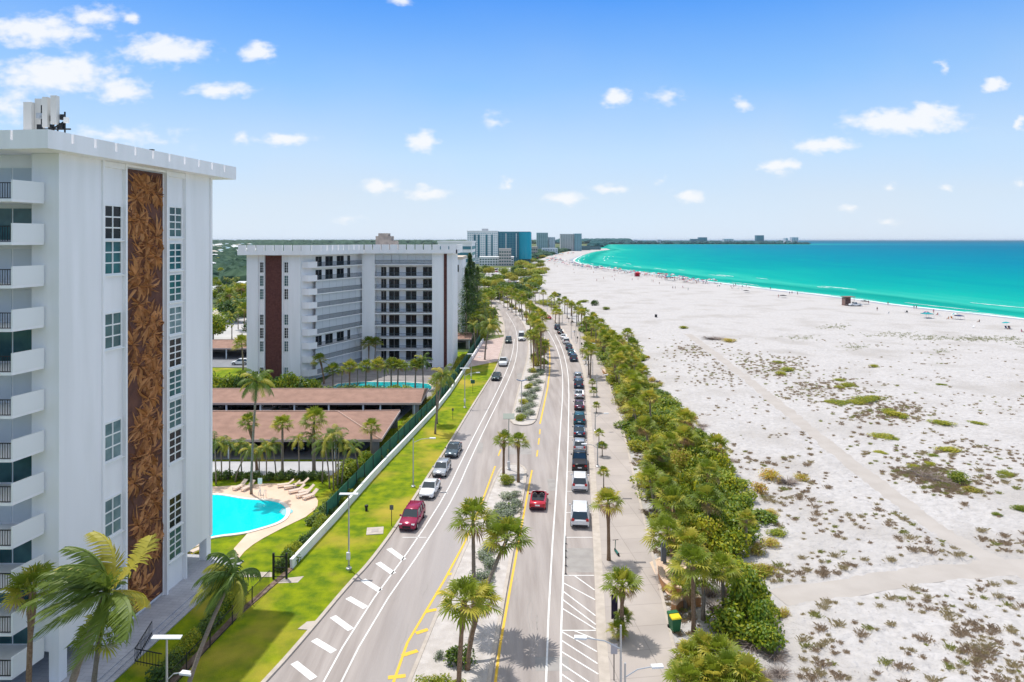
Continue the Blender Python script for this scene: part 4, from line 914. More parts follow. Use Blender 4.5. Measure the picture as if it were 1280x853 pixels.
# ================================================================ bushes
def bush_mesh(name,seed,n,mats,wts,ls=.26,flat=.75,lobes=8,stems=True,sparse=0):
    r=random.Random(seed); mb=MB(); LB=[]
    for i in range(lobes):
        a=r.uniform(0,6.28); d=r.uniform(.15,.62); rr=r.uniform(.34,.55); LB.append((Vector((math.cos(a)*d,math.sin(a)*d,flat*r.uniform(.35,.85))),rr))
    LB.append((Vector((0,0,flat*.75)),.5))
    for i in range(n):
        c,rr=LB[i%len(LB)]; v=Vector((r.gauss(0,1),r.gauss(0,1),r.gauss(0,1)*.9+.25)).normalized()
        p=c+v*rr*(r.uniform(.62,1.05)); 
        if p.z<.03: p.z=r.uniform(.03,.2)
        nrm=(v*.6+Vector((r.uniform(-1,1),r.uniform(-1,1),r.uniform(-.2,1.2)))).normalized(); t=nrm.orthogonal().normalized(); b=nrm.cross(t); a=r.uniform(0,6.28)
        t,b=t*math.cos(a)+b*math.sin(a),b*math.cos(a)-t*math.sin(a); s=ls*r.uniform(.6,1.25)
        mi=0
        q=r.random()+ (.12 if (i%len(LB))%3==0 else 0)
        for k,wt in enumerate(wts):
            if q<wt: mi=k;break
        else: mi=len(wts)-1
        mb.add([p-t*s*.5,p+b*s*.34,p+t*s*.55,p-b*s*.34],[(0,1,2,3)],mi)
    if stems:
        k=len(mats)
        for i in range(9):
            c,rr=LB[i%len(LB)]; mb.tube([(r.uniform(-.15,.15),r.uniform(-.15,.15),0),(c.x*.6,c.y*.6,c.z*.55),(c.x+r.uniform(-.1,.1),c.y+r.uniform(-.1,.1),c.z+rr*.5)],[.035,.022,.008],4,k,False)
    return mb.mesh(name,list(mats)+[twig])
SG=[bush_mesh('seagrape',s,1700,(bushA,bushA2),(.66,1),.145) for s in (1,2,3)]
SL=[bush_mesh('light_shrub',s,1500,(bushA2,bushA,bushB),(.5,.8,1),.125) for s in (4,5,6)]
SO=[bush_mesh('olive_shrub',s,1100,(bushB,bushA2,bushC),(.55,.8,1),.11) for s in (7,8)]
SR=[bush_mesh('rust_shrub',s,650,(bushC,bushB),(.6,1),.15) for s in (9,)]
SV=[bush_mesh('silver_shrub',s,750,(bushG,bushA),(.9,1),.14,.7) for s in (10,11)]
DK=[bush_mesh('dark_shrub',s,1000,(bushK,bushA),(.8,1),.16) for s in (12,13,14)]
DT=MB(); r=random.Random(5)
for i in range(160):
    a=r.uniform(0,6.28); l=r.uniform(.5,1.0); z=r.uniform(.1,.7); DT.tube([(0+r.uniform(-.3,.3),r.uniform(-.3,.3),0),(math.cos(a)*l*.5,math.sin(a)*l*.5,z*.7),(math.cos(a)*l,math.sin(a)*l,z)],[.018,.012,.004],3,0,False)
DT=DT.mesh('twigs',[twig])
BN=0
def bush(x,y,w,h,me,label,cat='shrub',grp=None,z=0,name='shrub'):
    global BN; BN+=1
    o=inst(name,me,None,(x,y,z),rnd.uniform(0,6.28),(w/2*1.05,w/2*rnd.uniform(.9,1.15),h/1.25)); tag(o,label,cat,grp); return o
# thicket right boundary on the ground
TR=smooth([(23.0,30)]+W([(985,868),(995,815),(985,770),(940,728),(925,705),(955,668),(952,645),(935,612),(905,580),(870,545),(842,512),(822,492),(808,470),(798,447),(792,436),(770,424),(742,412),(718,402),(704,392),(690,381),(672,370)]),1)
thicket_palms()
cnt=0; y=50.0; row=0
while y<330:
    stp=2.2+(y-50)*.012; xl=interp(PR,y)+1.6; xr=interp(TR,y); x=xl+(row%2)*1.0
    while x<xr-.6:
        px=x+rnd.uniform(-.5,.5); py=y+rnd.uniform(-.6,.6)
        u=640+F*px/py; v=300+25500/py
        f=(x-xl)/max(1,xr-xl)
        skip=False
        if 812<u<905 and 700<v<830: skip=True           # benches and bin clearing
        if v>830 and u<905: skip=True
        if f<.12 and v>560 and rnd.random()<.75: skip=True
        if not skip and cnt<285:
            nz1=noise.noise(Vector((px*.09,py*.05,2))); 
            if v>725 and u>900 and rnd.random()<.12: x+=stp*1.02; continue
            if v>725 and u>900: hx=1; me=rnd.choice(SG); lb,gr,nm='dark green broadleaf shrub over bare twigs in the lower right of the thicket','broadleaf shrubs low in the thicket','seagrape_shrub'; 
            elif nz1>.18 or (540<v<650 and u>860): me=rnd.choice(SG); lb,gr,nm='glossy broadleaf sea grape shrub in the beach thicket','sea grape shrubs of the beach thicket','seagrape_shrub'
            elif nz1>-.26: me=rnd.choice(SL); lb,gr,nm='light green shrub in the beach thicket','light green shrubs of the beach thicket','leafy_shrub'
            elif rnd.random()<.75: me=rnd.choice(SO); lb,gr,nm='olive yellow shrub in the beach thicket','olive shrubs of the beach thicket','olive_shrub'
            else: me=SR[0]; lb,gr,nm='rust coloured shrub in the beach thicket','rust coloured shrubs of the beach thicket','rust_shrub'
            hh=(1.6+1.5*rnd.random())*(1.0 if f>.15 else .7)*(.72 if f>.88 else 1)
            if v>560 and .25<f<.8: hh*=1.25
            bush(px,py,stp*1.7*rnd.uniform(.65,1.25),hh*rnd.uniform(.8,1.2),me,lb,'shrub',gr,z=zg(px,py),name=nm); cnt+=1
        x+=stp*1.02
    y+=stp*.95; row+=1
print('thicket',cnt)
for i,(u,v,w,h) in enumerate(((958,790,3,1.6),(935,775,3,1.7),(910,745,2.6,1.5),(895,765,2.6,1.4),(940,810,3.2,1.2),(915,800,3,1.2),(968,825,2.6,1),(925,835,2.6,1),(900,790,2,1.2),(888,745,2.4,1.6),(955,850,2.4,.9),(975,848,2,.8))):
    x,y=g(u,v); o=bush(x,y,w,h,DT,'bare grey brown twig thicket under the lower right shrubs','dead shrub','bare twig thickets',z=zg(x,y),name='dead_shrub')
for i in range(46):
    y_=rnd.uniform(52,210); x_=interp(TR,y_)+rnd.uniform(-.6,2.2); bush(x_,y_,rnd.uniform(1.2,3),rnd.uniform(.5,1.4),rnd.choice(SL+SO+[DT,DT,SR[0]]),'low straggling shrub on the sand side of the thicket','shrub','straggling shrubs on the sand side of the thicket',z=zg(x_,y_),name='leafy_shrub')
# separate dune shrubs
for u,v,w,h,me,lb in ((964,600,3.6,1.4,SO[0],'olive shrub on the sand, left half of the pair beyond the thicket'),(985,606,3.6,1.3,DT,'brown twiggy bush on the sand right of the olive shrub'),(1000,602,2.4,1.0,SO[1],'small olive tuft shrub right of the brown twiggy bush'),(893,425,9,1.3,DT,'wide low brown brush patch on the open sand'),(912,429,6,1.1,SO[1],'olive brush at the right end of the wide brown patch'),(1150,598,5,.8,DT,'purple brown brush strip beside the upper sand path'),(1172,603,5.5,.8,DT,'right end of the purple brown brush beside the upper sand path'),(1196,606,3.2,1.5,SL[0],'green bush rising from the purple brown brush'),(1215,616,2.6,.8,SO[0],'rusty low bush at the right tip of the brush strip'),(744,383,4,3.2,DK[0],'single dark bush standing on the far beach'),(757,388,4.2,1.6,SL[1],'low light bush on the far beach'),(729,379,6,1.4,SG[1],'low wide bush on the far beach, left of the dark one'),(696,372,5,2.4,DK[1],'dark bush near the far thicket edge'),(855,412,4,1.2,SL[0],'bright green low bush on the open sand left of the wide brown patch')):
    x,y=g(u,v); bush(x,y,w,h,me,lb,'shrub',None,z=max(0,zg(x,y)-.05),name='dune_shrub')
vp=[(985,466,4,1),(975,470,3.5,.9),(1060,484,4,.8),(1048,487,3,.7),(1083,505,5.2,1),(1072,507,3.4,.8),(1094,502,3.2,.9),(1050,507,5,.6),(1038,505,3.2,.5),(1120,522,4.2,1.1),(1112,518,3,1.0),(1128,525,2.4,.8),(1105,549,4.4,.5),(1115,550,3,.4),(1178,532,4.4,.6),(1187,566,4,.6),(1167,572,1.8,.4),(1222,531,3,.4),(1255,595,2.2,.5),(1262,598,1.8,.5),(1276,641,2,.8),(1100,568,2,.3),(1176,483,2.6,.4),(1162,585,1.6,.8),(1142,588,2,.6),(1246,648,1.2,.4),(973,455,3.4,.6),(1093,461,2.6,.7),(1050,477,3,.5)]
for u,v,w,h in vp:
    x,y=g(u,v); bush(x,y,w,h,SL[rnd.randrange(3)],'flat bright green creeper patch on the dune sand','dune plant','green creeper patches on the dunes',z=max(0,zg(x,y)-.08),name='dune_creeper')
# median shrubs
k=0
for u,v,w,h in ((632,607,2.5,1.5),): x,y=g(u,v); bush(x,y,w,h,SL[1],'bright green round bush under the slim palm pair','shrub',None,z=.1,name='round_bush')
for u,v,w,h in ((634,625,2.6,1.0),(643,622,1.8,.9),(628,640,2.6,1.3),(638,642,2.6,1.4),(645,634,2.0,1.1),(621,652,2.4,1.3),(634,650,2.4,1.3),(640,660,1.8,1.0),(600,742,2,1.2),(612,690,2.2,1.2),(630,654,2,1),(618,665,2,1.1),(625,668,2,1.2),(606,700,2.2,1.2),(612,712,2.0,1.3),(604,725,2.4,1.1),(609,742,2,1.2)):
    x,y=g(u,v); bush(x,y,w,h,SV[k%2],'silvery shrub on the near median behind the palm group','shrub','silvery shrubs on the near median',z=.1,name='silver_shrub'); k+=1
for u,v,w,h,lb in ((577,832,2.4,1.6,'dark grey green bush at the foot of the nearest median palms'),(550,825,1.0,.7,'small round bush at the left kerb of the near median')):
    x,y=g(u,v); bush(x,y,w,h,DK[0] if 'dark' in lb else SV[0],lb,z=.1,name='median_bush')
for u,v,w,h in ((535,868,2.4,1.2),(555,872,2.4,1.3),(575,874,2.2,1.1)): x,y=g(u,v); bush(x,y,w,h,SL[2],'yellow green bush cut by the lower edge of the picture on the median','shrub','yellow green bushes at the near end of the median',z=.1,name='median_bush')
for i in range(22):
    v=526-3.4*i*.98; v=max(v,466); u=655+ (526-v)*.27+(i%3-1)*5.5; x,y=g(u,v); bush(x,y,2.6,1.15,SV[i%2] if i%6 else SL[0],'grey green shrub in the hedge strip of the far island','shrub','grey green shrubs of the far island',z=.1,name='silver_shrub')
for i in range(34):
    t=i/34; a=(676,458); v=458-92*t; Y=25500/(v-300); 
    xm=(interp(I2[:len(I2)//2],Y)); x=xm+3.0+rnd.uniform(-1,1.5); bush(x,Y,3.4,1.7,SG[i%3] if i%2 else SO[i%2],'undergrowth shrub beneath the far median palms','shrub','shrubs beneath the far median palms',z=.1,name='median_shrub')
# garden hedges and trees
for i,p in enumerate(fine([(q_[0]-1.9,q_[1]) for q_ in WALL[2:]],2.1)):
    if i>44: break
    far=p[1]>88
    bush(p[0],p[1],2.6,1.5 if far else 1.1,SL[i%3] if far else DK[i%3],'light green hedge shrub between screen fence and carports' if far else 'dark creeping shrub along the inside of the low white wall','hedge shrub','light hedge shrubs by the carports' if far else 'dark shrubs inside the wall',name='hedge_shrub')
for i in range(30):
    x=-62+i*1.32; y=84.9+.3*math.sin(i); bush(x,y,1.9,1.35,DK[i%3],'trimmed dark hedge shrub between the pool garden and the service lane','hedge shrub','trimmed hedge behind the pool garden',name='hedge_shrub')
for u,v,w,h in ((436,598,3.2,2.2),(450,592,3.2,2.4),(428,604,2.5,1.6),(457,584,2.6,2.6),(434,588,3,1.8)): x,y=g(u,v); bush(x,y,w,h,SG[k%3],'rounded green bush at the corner of the pool garden by the fence','shrub','bushes at the fence corner of the pool garden',name='garden_shrub'); k+=1
for i in range(26):
    x=-62+i*1.65; y=128.5+rnd.uniform(-1.5,1.5)
    if x>-20: continue
    bush(x,y,5.0,(5.6 if x<-36 else 3.0)*rnd.uniform(.85,1.1),DK[i%3] if rnd.random()<.6 else SG[i%3],'dense dark green tree of the screen before the nine storey block','tree','screen of dark trees before the nine storey block',name='screen_tree')
# ================================================================ bigger trees
def tree(x,y,h,w,me,label,grp=None,name='leafy_tree'):
    t=empty(name,(x,y,0)); tag(t,label,'tree',grp)
    mb=MB(); r=random.Random(int(x*7+y)); mb.tube([(0,0,0),(r.uniform(-.2,.2),r.uniform(-.2,.2),h*.35),(0,0,h*.7)],[.25,.2,.1],7)
    for i in range(4): a=i*1.6+r.random(); mb.tube([(0,0,h*.3),(math.cos(a)*w*.25,math.sin(a)*w*.25,h*.65)],[.13,.05],5)
    inst('trunk',mb.mesh('trunk',bark),t); inst('crown',me,t,(0,0,h*.22),r.uniform(0,6),(w/2,w/2,h*.78/1.25)); return t
BIG=[bush_mesh('tree_crown',s,2200,m_,(.7,1),.13,.8,12,False) for s,m_ in ((31,(bushK,bushA)),(32,(bushA,bushA2)),(33,(bushB,bushA)))]
def conifer(seed):
    r=random.Random(seed); mb=MB()
    for i in range(2600):
        z=r.uniform(.04,1)**.9; rad=(1-z)**.75*.26*(1+.35*math.sin(z*38+seed)); a=r.uniform(0,6.28); d=rad*r.uniform(.3,1)
        p=Vector((math.cos(a)*d,math.sin(a)*d,z)); o=Vector((math.cos(a),math.sin(a),r.uniform(-.6,.4))).normalized(); s=o.cross(Vector((0,0,1))).normalized()*.012; l=r.uniform(.03,.06)
        mb.add([p-s,p+s,p+o*l],[(0,1,2)],0 if r.random()<.8 else 1)
    return mb.mesh('crown',[bushK,bushA])
CON=[conifer(1),conifer(2)]
for i,(u,v,h) in enumerate(((583,432,21),(587,425,25),(592,418,22),(597,410,20),(588,408,24))):
    x,y=g(u,v); t=empty('tall_conifer',(x,y,0)); tag(t,'tall dark feathery conifer right of the plain white block','tree','tall conifers beside the white block')
    mb=MB(); mb.tube([(0,0,0),(0,0,h*.9)],[.3,.05],7); inst('trunk',mb.mesh('trunk',bark),t); inst('crown',CON[i%2],t,(0,0,1),rnd.uniform(0,6),(h*.68,h*.68,h))
for i in range(48):
    u=rnd.uniform(596,672); v=rnd.uniform(335,378)-(u-596)*.12; 
    if v<328: v=330
    x,y=g(u,v+6); tree(x,y,rnd.uniform(5,9),rnd.uniform(9,14),BIG[i%3],'leafy roadside tree in the far grove before the blue glass tower','trees of the far grove')
for i in range(16):
    u=rnd.uniform(640,682); v=rnd.uniform(322,345); x,y=g(u,v); tree(x,y,rnd.uniform(5,7),rnd.uniform(14,20),BIG[2 if i%2 else 1],'olive and rust tree at the landward edge of the far beach','olive trees at the far beach edge',name='olive_tree')
for i in range(60):
    Y=205+175*(i/60)+rnd.uniform(-3,3); X=interp(LK,Y)-rnd.uniform(3.5,9+ (Y-200)*.03)
    if i%3==0: palm(X,Y,rnd.uniform(4,8),'palm in the crowded line along the far left verge','fan' if i%2 else 'coco',2.5,grp='palms along the far left verge')
    else: bush(X,Y,rnd.uniform(4,6),rnd.uniform(2.5,4.5),(SL+SG)[i%6],'leafy shrub packed beneath the palms of the far left verge','shrub','shrubs beneath the far left verge palms',name='leafy_shrub')
# inland side, seen left of the nine storey block
for i in range(70):
    Y=200+rnd.random()**1.5*750; X=-rnd.uniform(.33,.50)*Y
    if 205<Y<300 and rnd.random()<.75: continue
    tree(X,Y,rnd.uniform(6,10),rnd.uniform(8,13)*(1+Y/900),BIG[i%3] if rnd.random()<.7 else BIG[0],'leafy tree among the houses far to the left','trees among the far left houses')
for i in range(26):
    u=rnd.uniform(258,312); v=rnd.choice([rnd.uniform(372,425),rnd.uniform(345,400)]); x,y=g(u,v); palm(x,y,rnd.uniform(6,9),'tall palm beside the pale side street far left','fan' if i%2 else 'coco',2.6,grp='palms by the far side street')
# houses
hw=[mat('house_cream',(.6,.55,.47),.8),mat('house_white',(.7,.7,.7),.8),mat('house_blue',(.4,.5,.55),.8)]
hr=[mat('white_roof',(.66,.68,.70),.7),mat('pale_blue_roof',(.28,.42,.50),.7),mat('rosy_roof',(.40,.24,.20),.8),mat('beige_roof',(.55,.5,.43),.8)]
hs=[(272,404,3,.9,'white roofed house nearest the side street'),(291,380,2,.9,'small house with a rosy hipped roof'),(270,374,0,1.3,'long pale roof house, lower of the pair at the tower edge'),(300,366,0,1.2,'white ridged house left of the nine storey block, behind the rosy one'),(283,360,1,1.5,'wide pale blue roofed house'),(306,354,0,1.3,'white hipped house touching the edge of the nine storey block'),(272,352,0,1.4,'white hipped house above the pale blue roof'),(296,347,3,1.4,'beige roofed house in the second row of far houses'),(280,340,0,1.6,'white roofed house alone in the tree cover'),(305,334,0,1.7,'white house low in the far tree cover'),(287,328,1,2,'pale blue house in the far tree cover'),(276,322,0,2.6,'far white house, left of two near the horizon'),(302,320,0,2.6,'far white house, right of two near the horizon'),(290,314,0,4.5,'largest distant white roof near the horizon'),(270,311,0,5,'distant white roof beside the edge of the left tower')]
for u,v,ri,s,lb in hs:
    x,y=g(u,v); t=empty('house',(x,y,0)); tag(t,lb,'house'); a=5*s;b=4*s;hh=3.0*min(s,1.6)
    mb=MB(); mb.box(x-a,x+a,y,y+2*b,0,hh); mb.build('wall',hw[ri%3],t)
    mb=MB(); e=.6; mb.add([(x-a-e,y-e,hh),(x+a+e,y-e,hh),(x+a+e,y+2*b+e,hh),(x-a-e,y+2*b+e,hh),(x-a*.4,y+b,hh+2.2*s),(x+a*.4,y+b,hh+2.2*s)],[(0,1,5,4),(2,3,4,5),(1,2,5),(3,0,4),(0,3,2,1)]); mb.build('roof',hr[ri],t)
    mb=MB()
    for i in range(3): xx=x-a*.7+i*a*.7; mb.box(xx-.5*s,xx+.5*s,y-.05,y+.05,.3*hh,.75*hh)
    mb.build('windows',glass,t)
for i in range(34):
    Y=rnd.uniform(450,3200); x=-rnd.uniform(.375,.46)*Y; s=1.2+Y/2200; t=empty('house',(x,Y,0)); tag(t,'small pale roofed house lost in the tree cover near the left horizon','house','small houses in the far tree cover'); a=4*s; hh=3.5*s**.5+5
    mb=MB(); mb.box(x-a,x+a,Y,Y+a,0,hh); mb.build('wall',hw[i%3],t); mb=MB(); mb.add([(x-a-1,Y-1,hh),(x+a+1,Y-1,hh),(x+a+1,Y+a+1,hh),(x-a-1,Y+a+1,hh),(x-a*.4,Y+a/2,hh+1.6*s),(x+a*.4,Y+a/2,hh+1.6*s)],[(0,1,5,4),(2,3,4,5),(1,2,5),(3,0,4),(0,3,2,1)]); mb.build('roof',hr[(0,0,1,3)[i%4]],t)
for i,p in enumerate([(-23.9+.06*k,46+k*.9) for k in range(14)]+[(a[0]-.9,a[1]) for a in fine(WALL[:5],1.0)][:22]):
    bush(p[0],p[1],rnd.uniform(1.5,2.1),rnd.uniform(.9,1.5),(DK+SG)[i%6],'dense green hedge shrub beside the gate end of the low white wall','hedge shrub','hedge by the gate end of the white wall',name='hedge_shrub')
# far woods as a mass
fw=mat('far_wood',(.02,.06,.04),.95,(.05,.10,.055),.05,6,bump=.4,bscale=.3)  # distance haze is put into the darker, bluish leaf colour
def blob(mb,x,y,z,r,h,rg):
    n=7; ph=rg.uniform(0,6); vs=[]
    for k,(rr,zz) in enumerate(((.8,0),(1,.35),(.78,.75),(.3,1))):
        for j in range(n): a=ph+2*PI*j/n; q=rr*r*rg.uniform(.8,1.15); vs.append((x+math.cos(a)*q,y+math.sin(a)*q,z+zz*h*rg.uniform(.9,1.1)))
    fs=[(k*n+j,k*n+(j+1)%n,(k+1)*n+(j+1)%n,(k+1)*n+j) for k in range(3) for j in range(n)]+[tuple(3*n+j for j in range(n))]
    mb.add(vs,fs)
mb=MB(); rg=random.Random(9)
for i in range(4200):
    Y=420*(12**rg.random()); X=-rg.uniform(.0,1.0)*Y if rg.random()<.5 else -rg.uniform(.3,.55)*Y
    if X>-60-(Y-900)*.02 and Y<1700: continue
    blob(mb,X,Y,0,rg.uniform(5,9)*(1+Y/1500),rg.uniform(6,11)*(1+Y/9000),rg)
for i in range(1500):
    Y=rg.uniform(5200,7800); X=rg.uniform(-5200,600); blob(mb,X,Y,0,60,rg.uniform(18,30),rg)
for i in range(260):
    Y=rg.uniform(1000,2000); X=interp([(20,900),(60,1200),(150,1800),(260,2100)],Y)-rg.uniform(5,120); blob(mb,X,Y,0,rg.uniform(7,12),rg.uniform(5,9),rg)
stuff(mb.build('far_woods',fw),'low dark green tree cover stretching to the horizon','trees')
mb=MB()
for i in range(900):
    t=rg.random(); X=330+t*1700; Y=2600+t*2080+rg.uniform(0,160) if X<640 else 4660+rg.uniform(0,300); 
    if X<640: Y=2600+(X-330)/310*2000+rg.uniform(30,260)
    blob(mb,X,Y,0,rg.uniform(14,30),rg.uniform(10,24)*(1 if X<1950 else .6),rg)
for i in range(120): X=rg.uniform(350,900); blob(mb,X,5200+rg.uniform(0,300),0,60,rg.uniform(26,40),rg)
stuff(mb.build('far_shore_trees',mat('far_shore_wood',(.015,.075,.085),.95,(.03,.11,.12),.02,6)),'blue green tree line along the far shore','trees')
# ================================================================ dune grass
def tufts(name,label,col,pts,bl,seed):
    r=random.Random(seed); mb=MB()
    for x,y,s in pts:
        z=zg(x,y)-.02; nb=bl if y<110 else max(6,bl//2)
        for k in range(nb):
            a=r.uniform(0,6.28); t=r.uniform(.2,.9); l=s*r.uniform(.45,.95); bx,by=x+r.gauss(0,s*.30),y+r.gauss(0,s*.24); w=.017*(1 if y<90 else y/80)
            dx,dy=math.cos(a)*l*t,math.sin(a)*l*t; n_=(-math.sin(a)*w,math.cos(a)*w)
            mb.add([(bx-n_[0],by-n_[1],z),(bx+n_[0],by+n_[1],z),(bx+dx*.55,by+dy*.55,z+l*.55),(bx+dx,by+dy,z+l*(.95-.5*t))],[(0,1,2),(0,2,3)])
    return stuff(mb.build(name,col),label,'grass')
gG=mat('dune_grass_green',(.34,.34,.10),.8,transl=.3); gY=mat('dune_grass_straw',(.45,.37,.21),.85,transl=.3); gB=mat('dune_grass_brown',(.40,.30,.20),.9,transl=.3)
P1=[];P2=[];P3=[]; rg=random.Random(21)
def okp(x,y): return x>interp(TR,y)+.6 and dist_poly(x,y,PATH1[::2])>1.7 and dist_poly(x,y,PATH2[::2])>1.8
for i in range(26000):
    u=rg.uniform(860,1420); v=rg.uniform(440,900)
    if rg.random()>((v-380)/470)**.5: continue
    x,y=g(u,v)
    if not okp(x,y): continue
    dn=noise.noise(Vector((x*.16,y*.16,1)))+.5*noise.noise(Vector((x*.5,y*.5,4)))
    zone=.16 if v>650 else (.02 if v>560 else -.10)
    if u<1080 and 600<v<760: zone+=.16
    if v>740: zone+=.08
    if rg.random()>.022+.5*max(0,min(1,(dn+zone-.12)*1.9))**1.5: continue
    if any((x-a)**2+(y-b_)**2<(.28 if y<100 else .8) for a,b_,_ in (P1[-400:]+P2[-400:]+P3[-400:])): continue
    q=rg.random(); s=rg.uniform(.18,.42) if rg.random()<.62 else rg.uniform(.4,.8)
    if len(P1)+len(P2)+len(P3)>2600: break
    (P1 if q<.35 else P2 if q<.7 else P3).append((x,y,s*(1 if v>560 else .8)))
# darker small tufts beyond the near path, and sparse ones towards the beach
for i in range(9000):
    u=rg.uniform(800,1400); v=rg.uniform(425,600); x,y=g(u,v)
    if not okp(x,y): continue
    dn=noise.noise(Vector((x*.07,y*.07,8)))
    if dn<rg.uniform(-.15,1.0) or rg.random()<.55: continue
    (P3 if rg.random()<.55 else P1).append((x,y,rg.uniform(.2,.5)))
    if len(P3)+len(P1)>3300: break
for i in range(1500):
    cu,cv,su,sv=rg.choice(((985,462,16,6),(1040,483,24,6),(1075,503,26,7),(1095,522,30,7),(1120,515,20,6),(900,470,30,8),(1150,596,22,5),(1190,612,20,6),(1010,490,25,8),(950,455,22,6),(870,440,20,7)))
    x,y=g(cu+rg.gauss(0,su),cv+rg.gauss(0,sv))
    if okp(x,y): (P1 if rg.random()<.6 else P3).append((x,y,rg.uniform(.25,.6)))
# undergrowth along the promenade edge of the thicket
for i in range(700):
    y=rg.uniform(46,190); x=interp(PR,y)+rg.uniform(.2,2.4); (P1 if rg.random()<.5 else P3).append((x,y,rg.uniform(.2,.55)))
print('tufts',len(P1),len(P2),len(P3))
gW=1
P1b=[p for i,p in enumerate(P1) if i%3==0]; P3=P3+[p for i,p in enumerate(P1) if i%3==1]; P2=P2+[p for i,p in enumerate(P1) if i%3==2]; P1=P1b
tufts('dune_grass','green tufts of dune grass scattered on the white sand',gG,P1,70,1)
tufts('dry_dune_grass','straw coloured tufts of dry grass scattered on the white sand',gY,P2,70,2)
tufts('dead_dune_grass','brown dead tufts scattered on the white sand',gB,P3,70,3)
for i,(u,v,n,sp) in enumerate(((1120,422,60,20),(1165,422,50,16),(1215,425,70,18),(1250,426,60,16),(1045,412,40,16),(1000,424,40,15),(1085,436,30,12),(905,420,30,20))): pass
pts=[]
for u,v,n,sp in ((1120,420,90,24),(1160,424,70,14),(1215,425,120,20),(1255,424,80,18),(1045,410,60,10),(1000,424,50,12),(1068,436,40,12),(1178,440,20,6),(1300,430,60,20)):
    for k in range(n): x,y=g(u+rg.gauss(0,sp),v+rg.gauss(0,1.8)); pts.append((x,y,rg.uniform(.4,.8)))
tufts('sea_oats','pale olive band of sea oats on the upper beach',mat('sea_oat_grass',(.34,.34,.18),.85,transl=.3),pts,16,5)
# lawn blades close to the camera
# ================================================================ cars
paint={}
def pmat(n,c,metal=.0,rough=.22): return mat('car_paint_'+n,c,rough,spec=.7,metal=metal)
tyre=mat('tyre_rubber',(.02,.02,.02),.8); rim=mat('wheel_rim',(.45,.46,.48),.35,metal=.8); carglass=mat('car_glass',(.02,.035,.045),.05,spec=.9); trimb=mat('black_trim',(.025,.025,.03),.6)
headl=mat('headlight_lens',(.75,.78,.8),.1,spec=.8); taill=mat('taillight_lens',(.45,.01,.01),.2,spec=.6); seatm=mat('seat_fabric',(.10,.09,.085),.8)
# type: (L,W,Hroof,belt, hood z, [windscreen base y, roof front y, roof rear y, rear glass base y] as fraction from rear 0..1, boot z)
CT={'sedan':(4.7,1.82,1.44,.93,.86,(.70,.55,.30,.14),.98),'suv':(4.7,1.90,1.70,1.05,1.02,(.73,.60,.10,.035),1.05),'van':(5.1,1.98,1.78,1.05,1.02,(.80,.66,.06,.02),1.05),'hatch':(4.2,1.78,1.5,.95,.9,(.74,.58,.14,.03),.98),
'pickup':(5.6,2.0,1.88,1.15,1.12,(.74,.64,.44,.40),1.12),'bigvan':(5.8,2.05,2.45,1.25,1.15,(.84,.74,.03,.01),1.25),'convertible':(4.4,1.86,1.40,.92,.88,(.68,.58,.3,.2),.95)}
def sect(mb,st,mi=0):
    """loft: st = list of (y, halfwidth, zb, zt)"""
    vs=[];fs=[]
    for y,w,zb,zt in st:
        m=zb+(zt-zb)*.5
        for x,z in ((-w*.86,zb),(-w*.985,zb+.12),(-w,m),(-w*.97,zt-.10),(-w*.86,zt),(0,zt+.025),(w*.86,zt),(w*.97,zt-.10),(w,m),(w*.985,zb+.12),(w*.86,zb)): vs.append((x,y,z))
    n=11
    for i in range(len(st)-1):
        for j in range(n): fs.append((i*n+j,i*n+(j+1)%n,(i+1)*n+(j+1)%n,(i+1)*n+j)[::-1])
    fs.append(tuple(range(n))); fs.append(tuple((len(st)-1)*n+j for j in range(n))[::-1])
    mb.add(vs,fs,mi)
CM={}
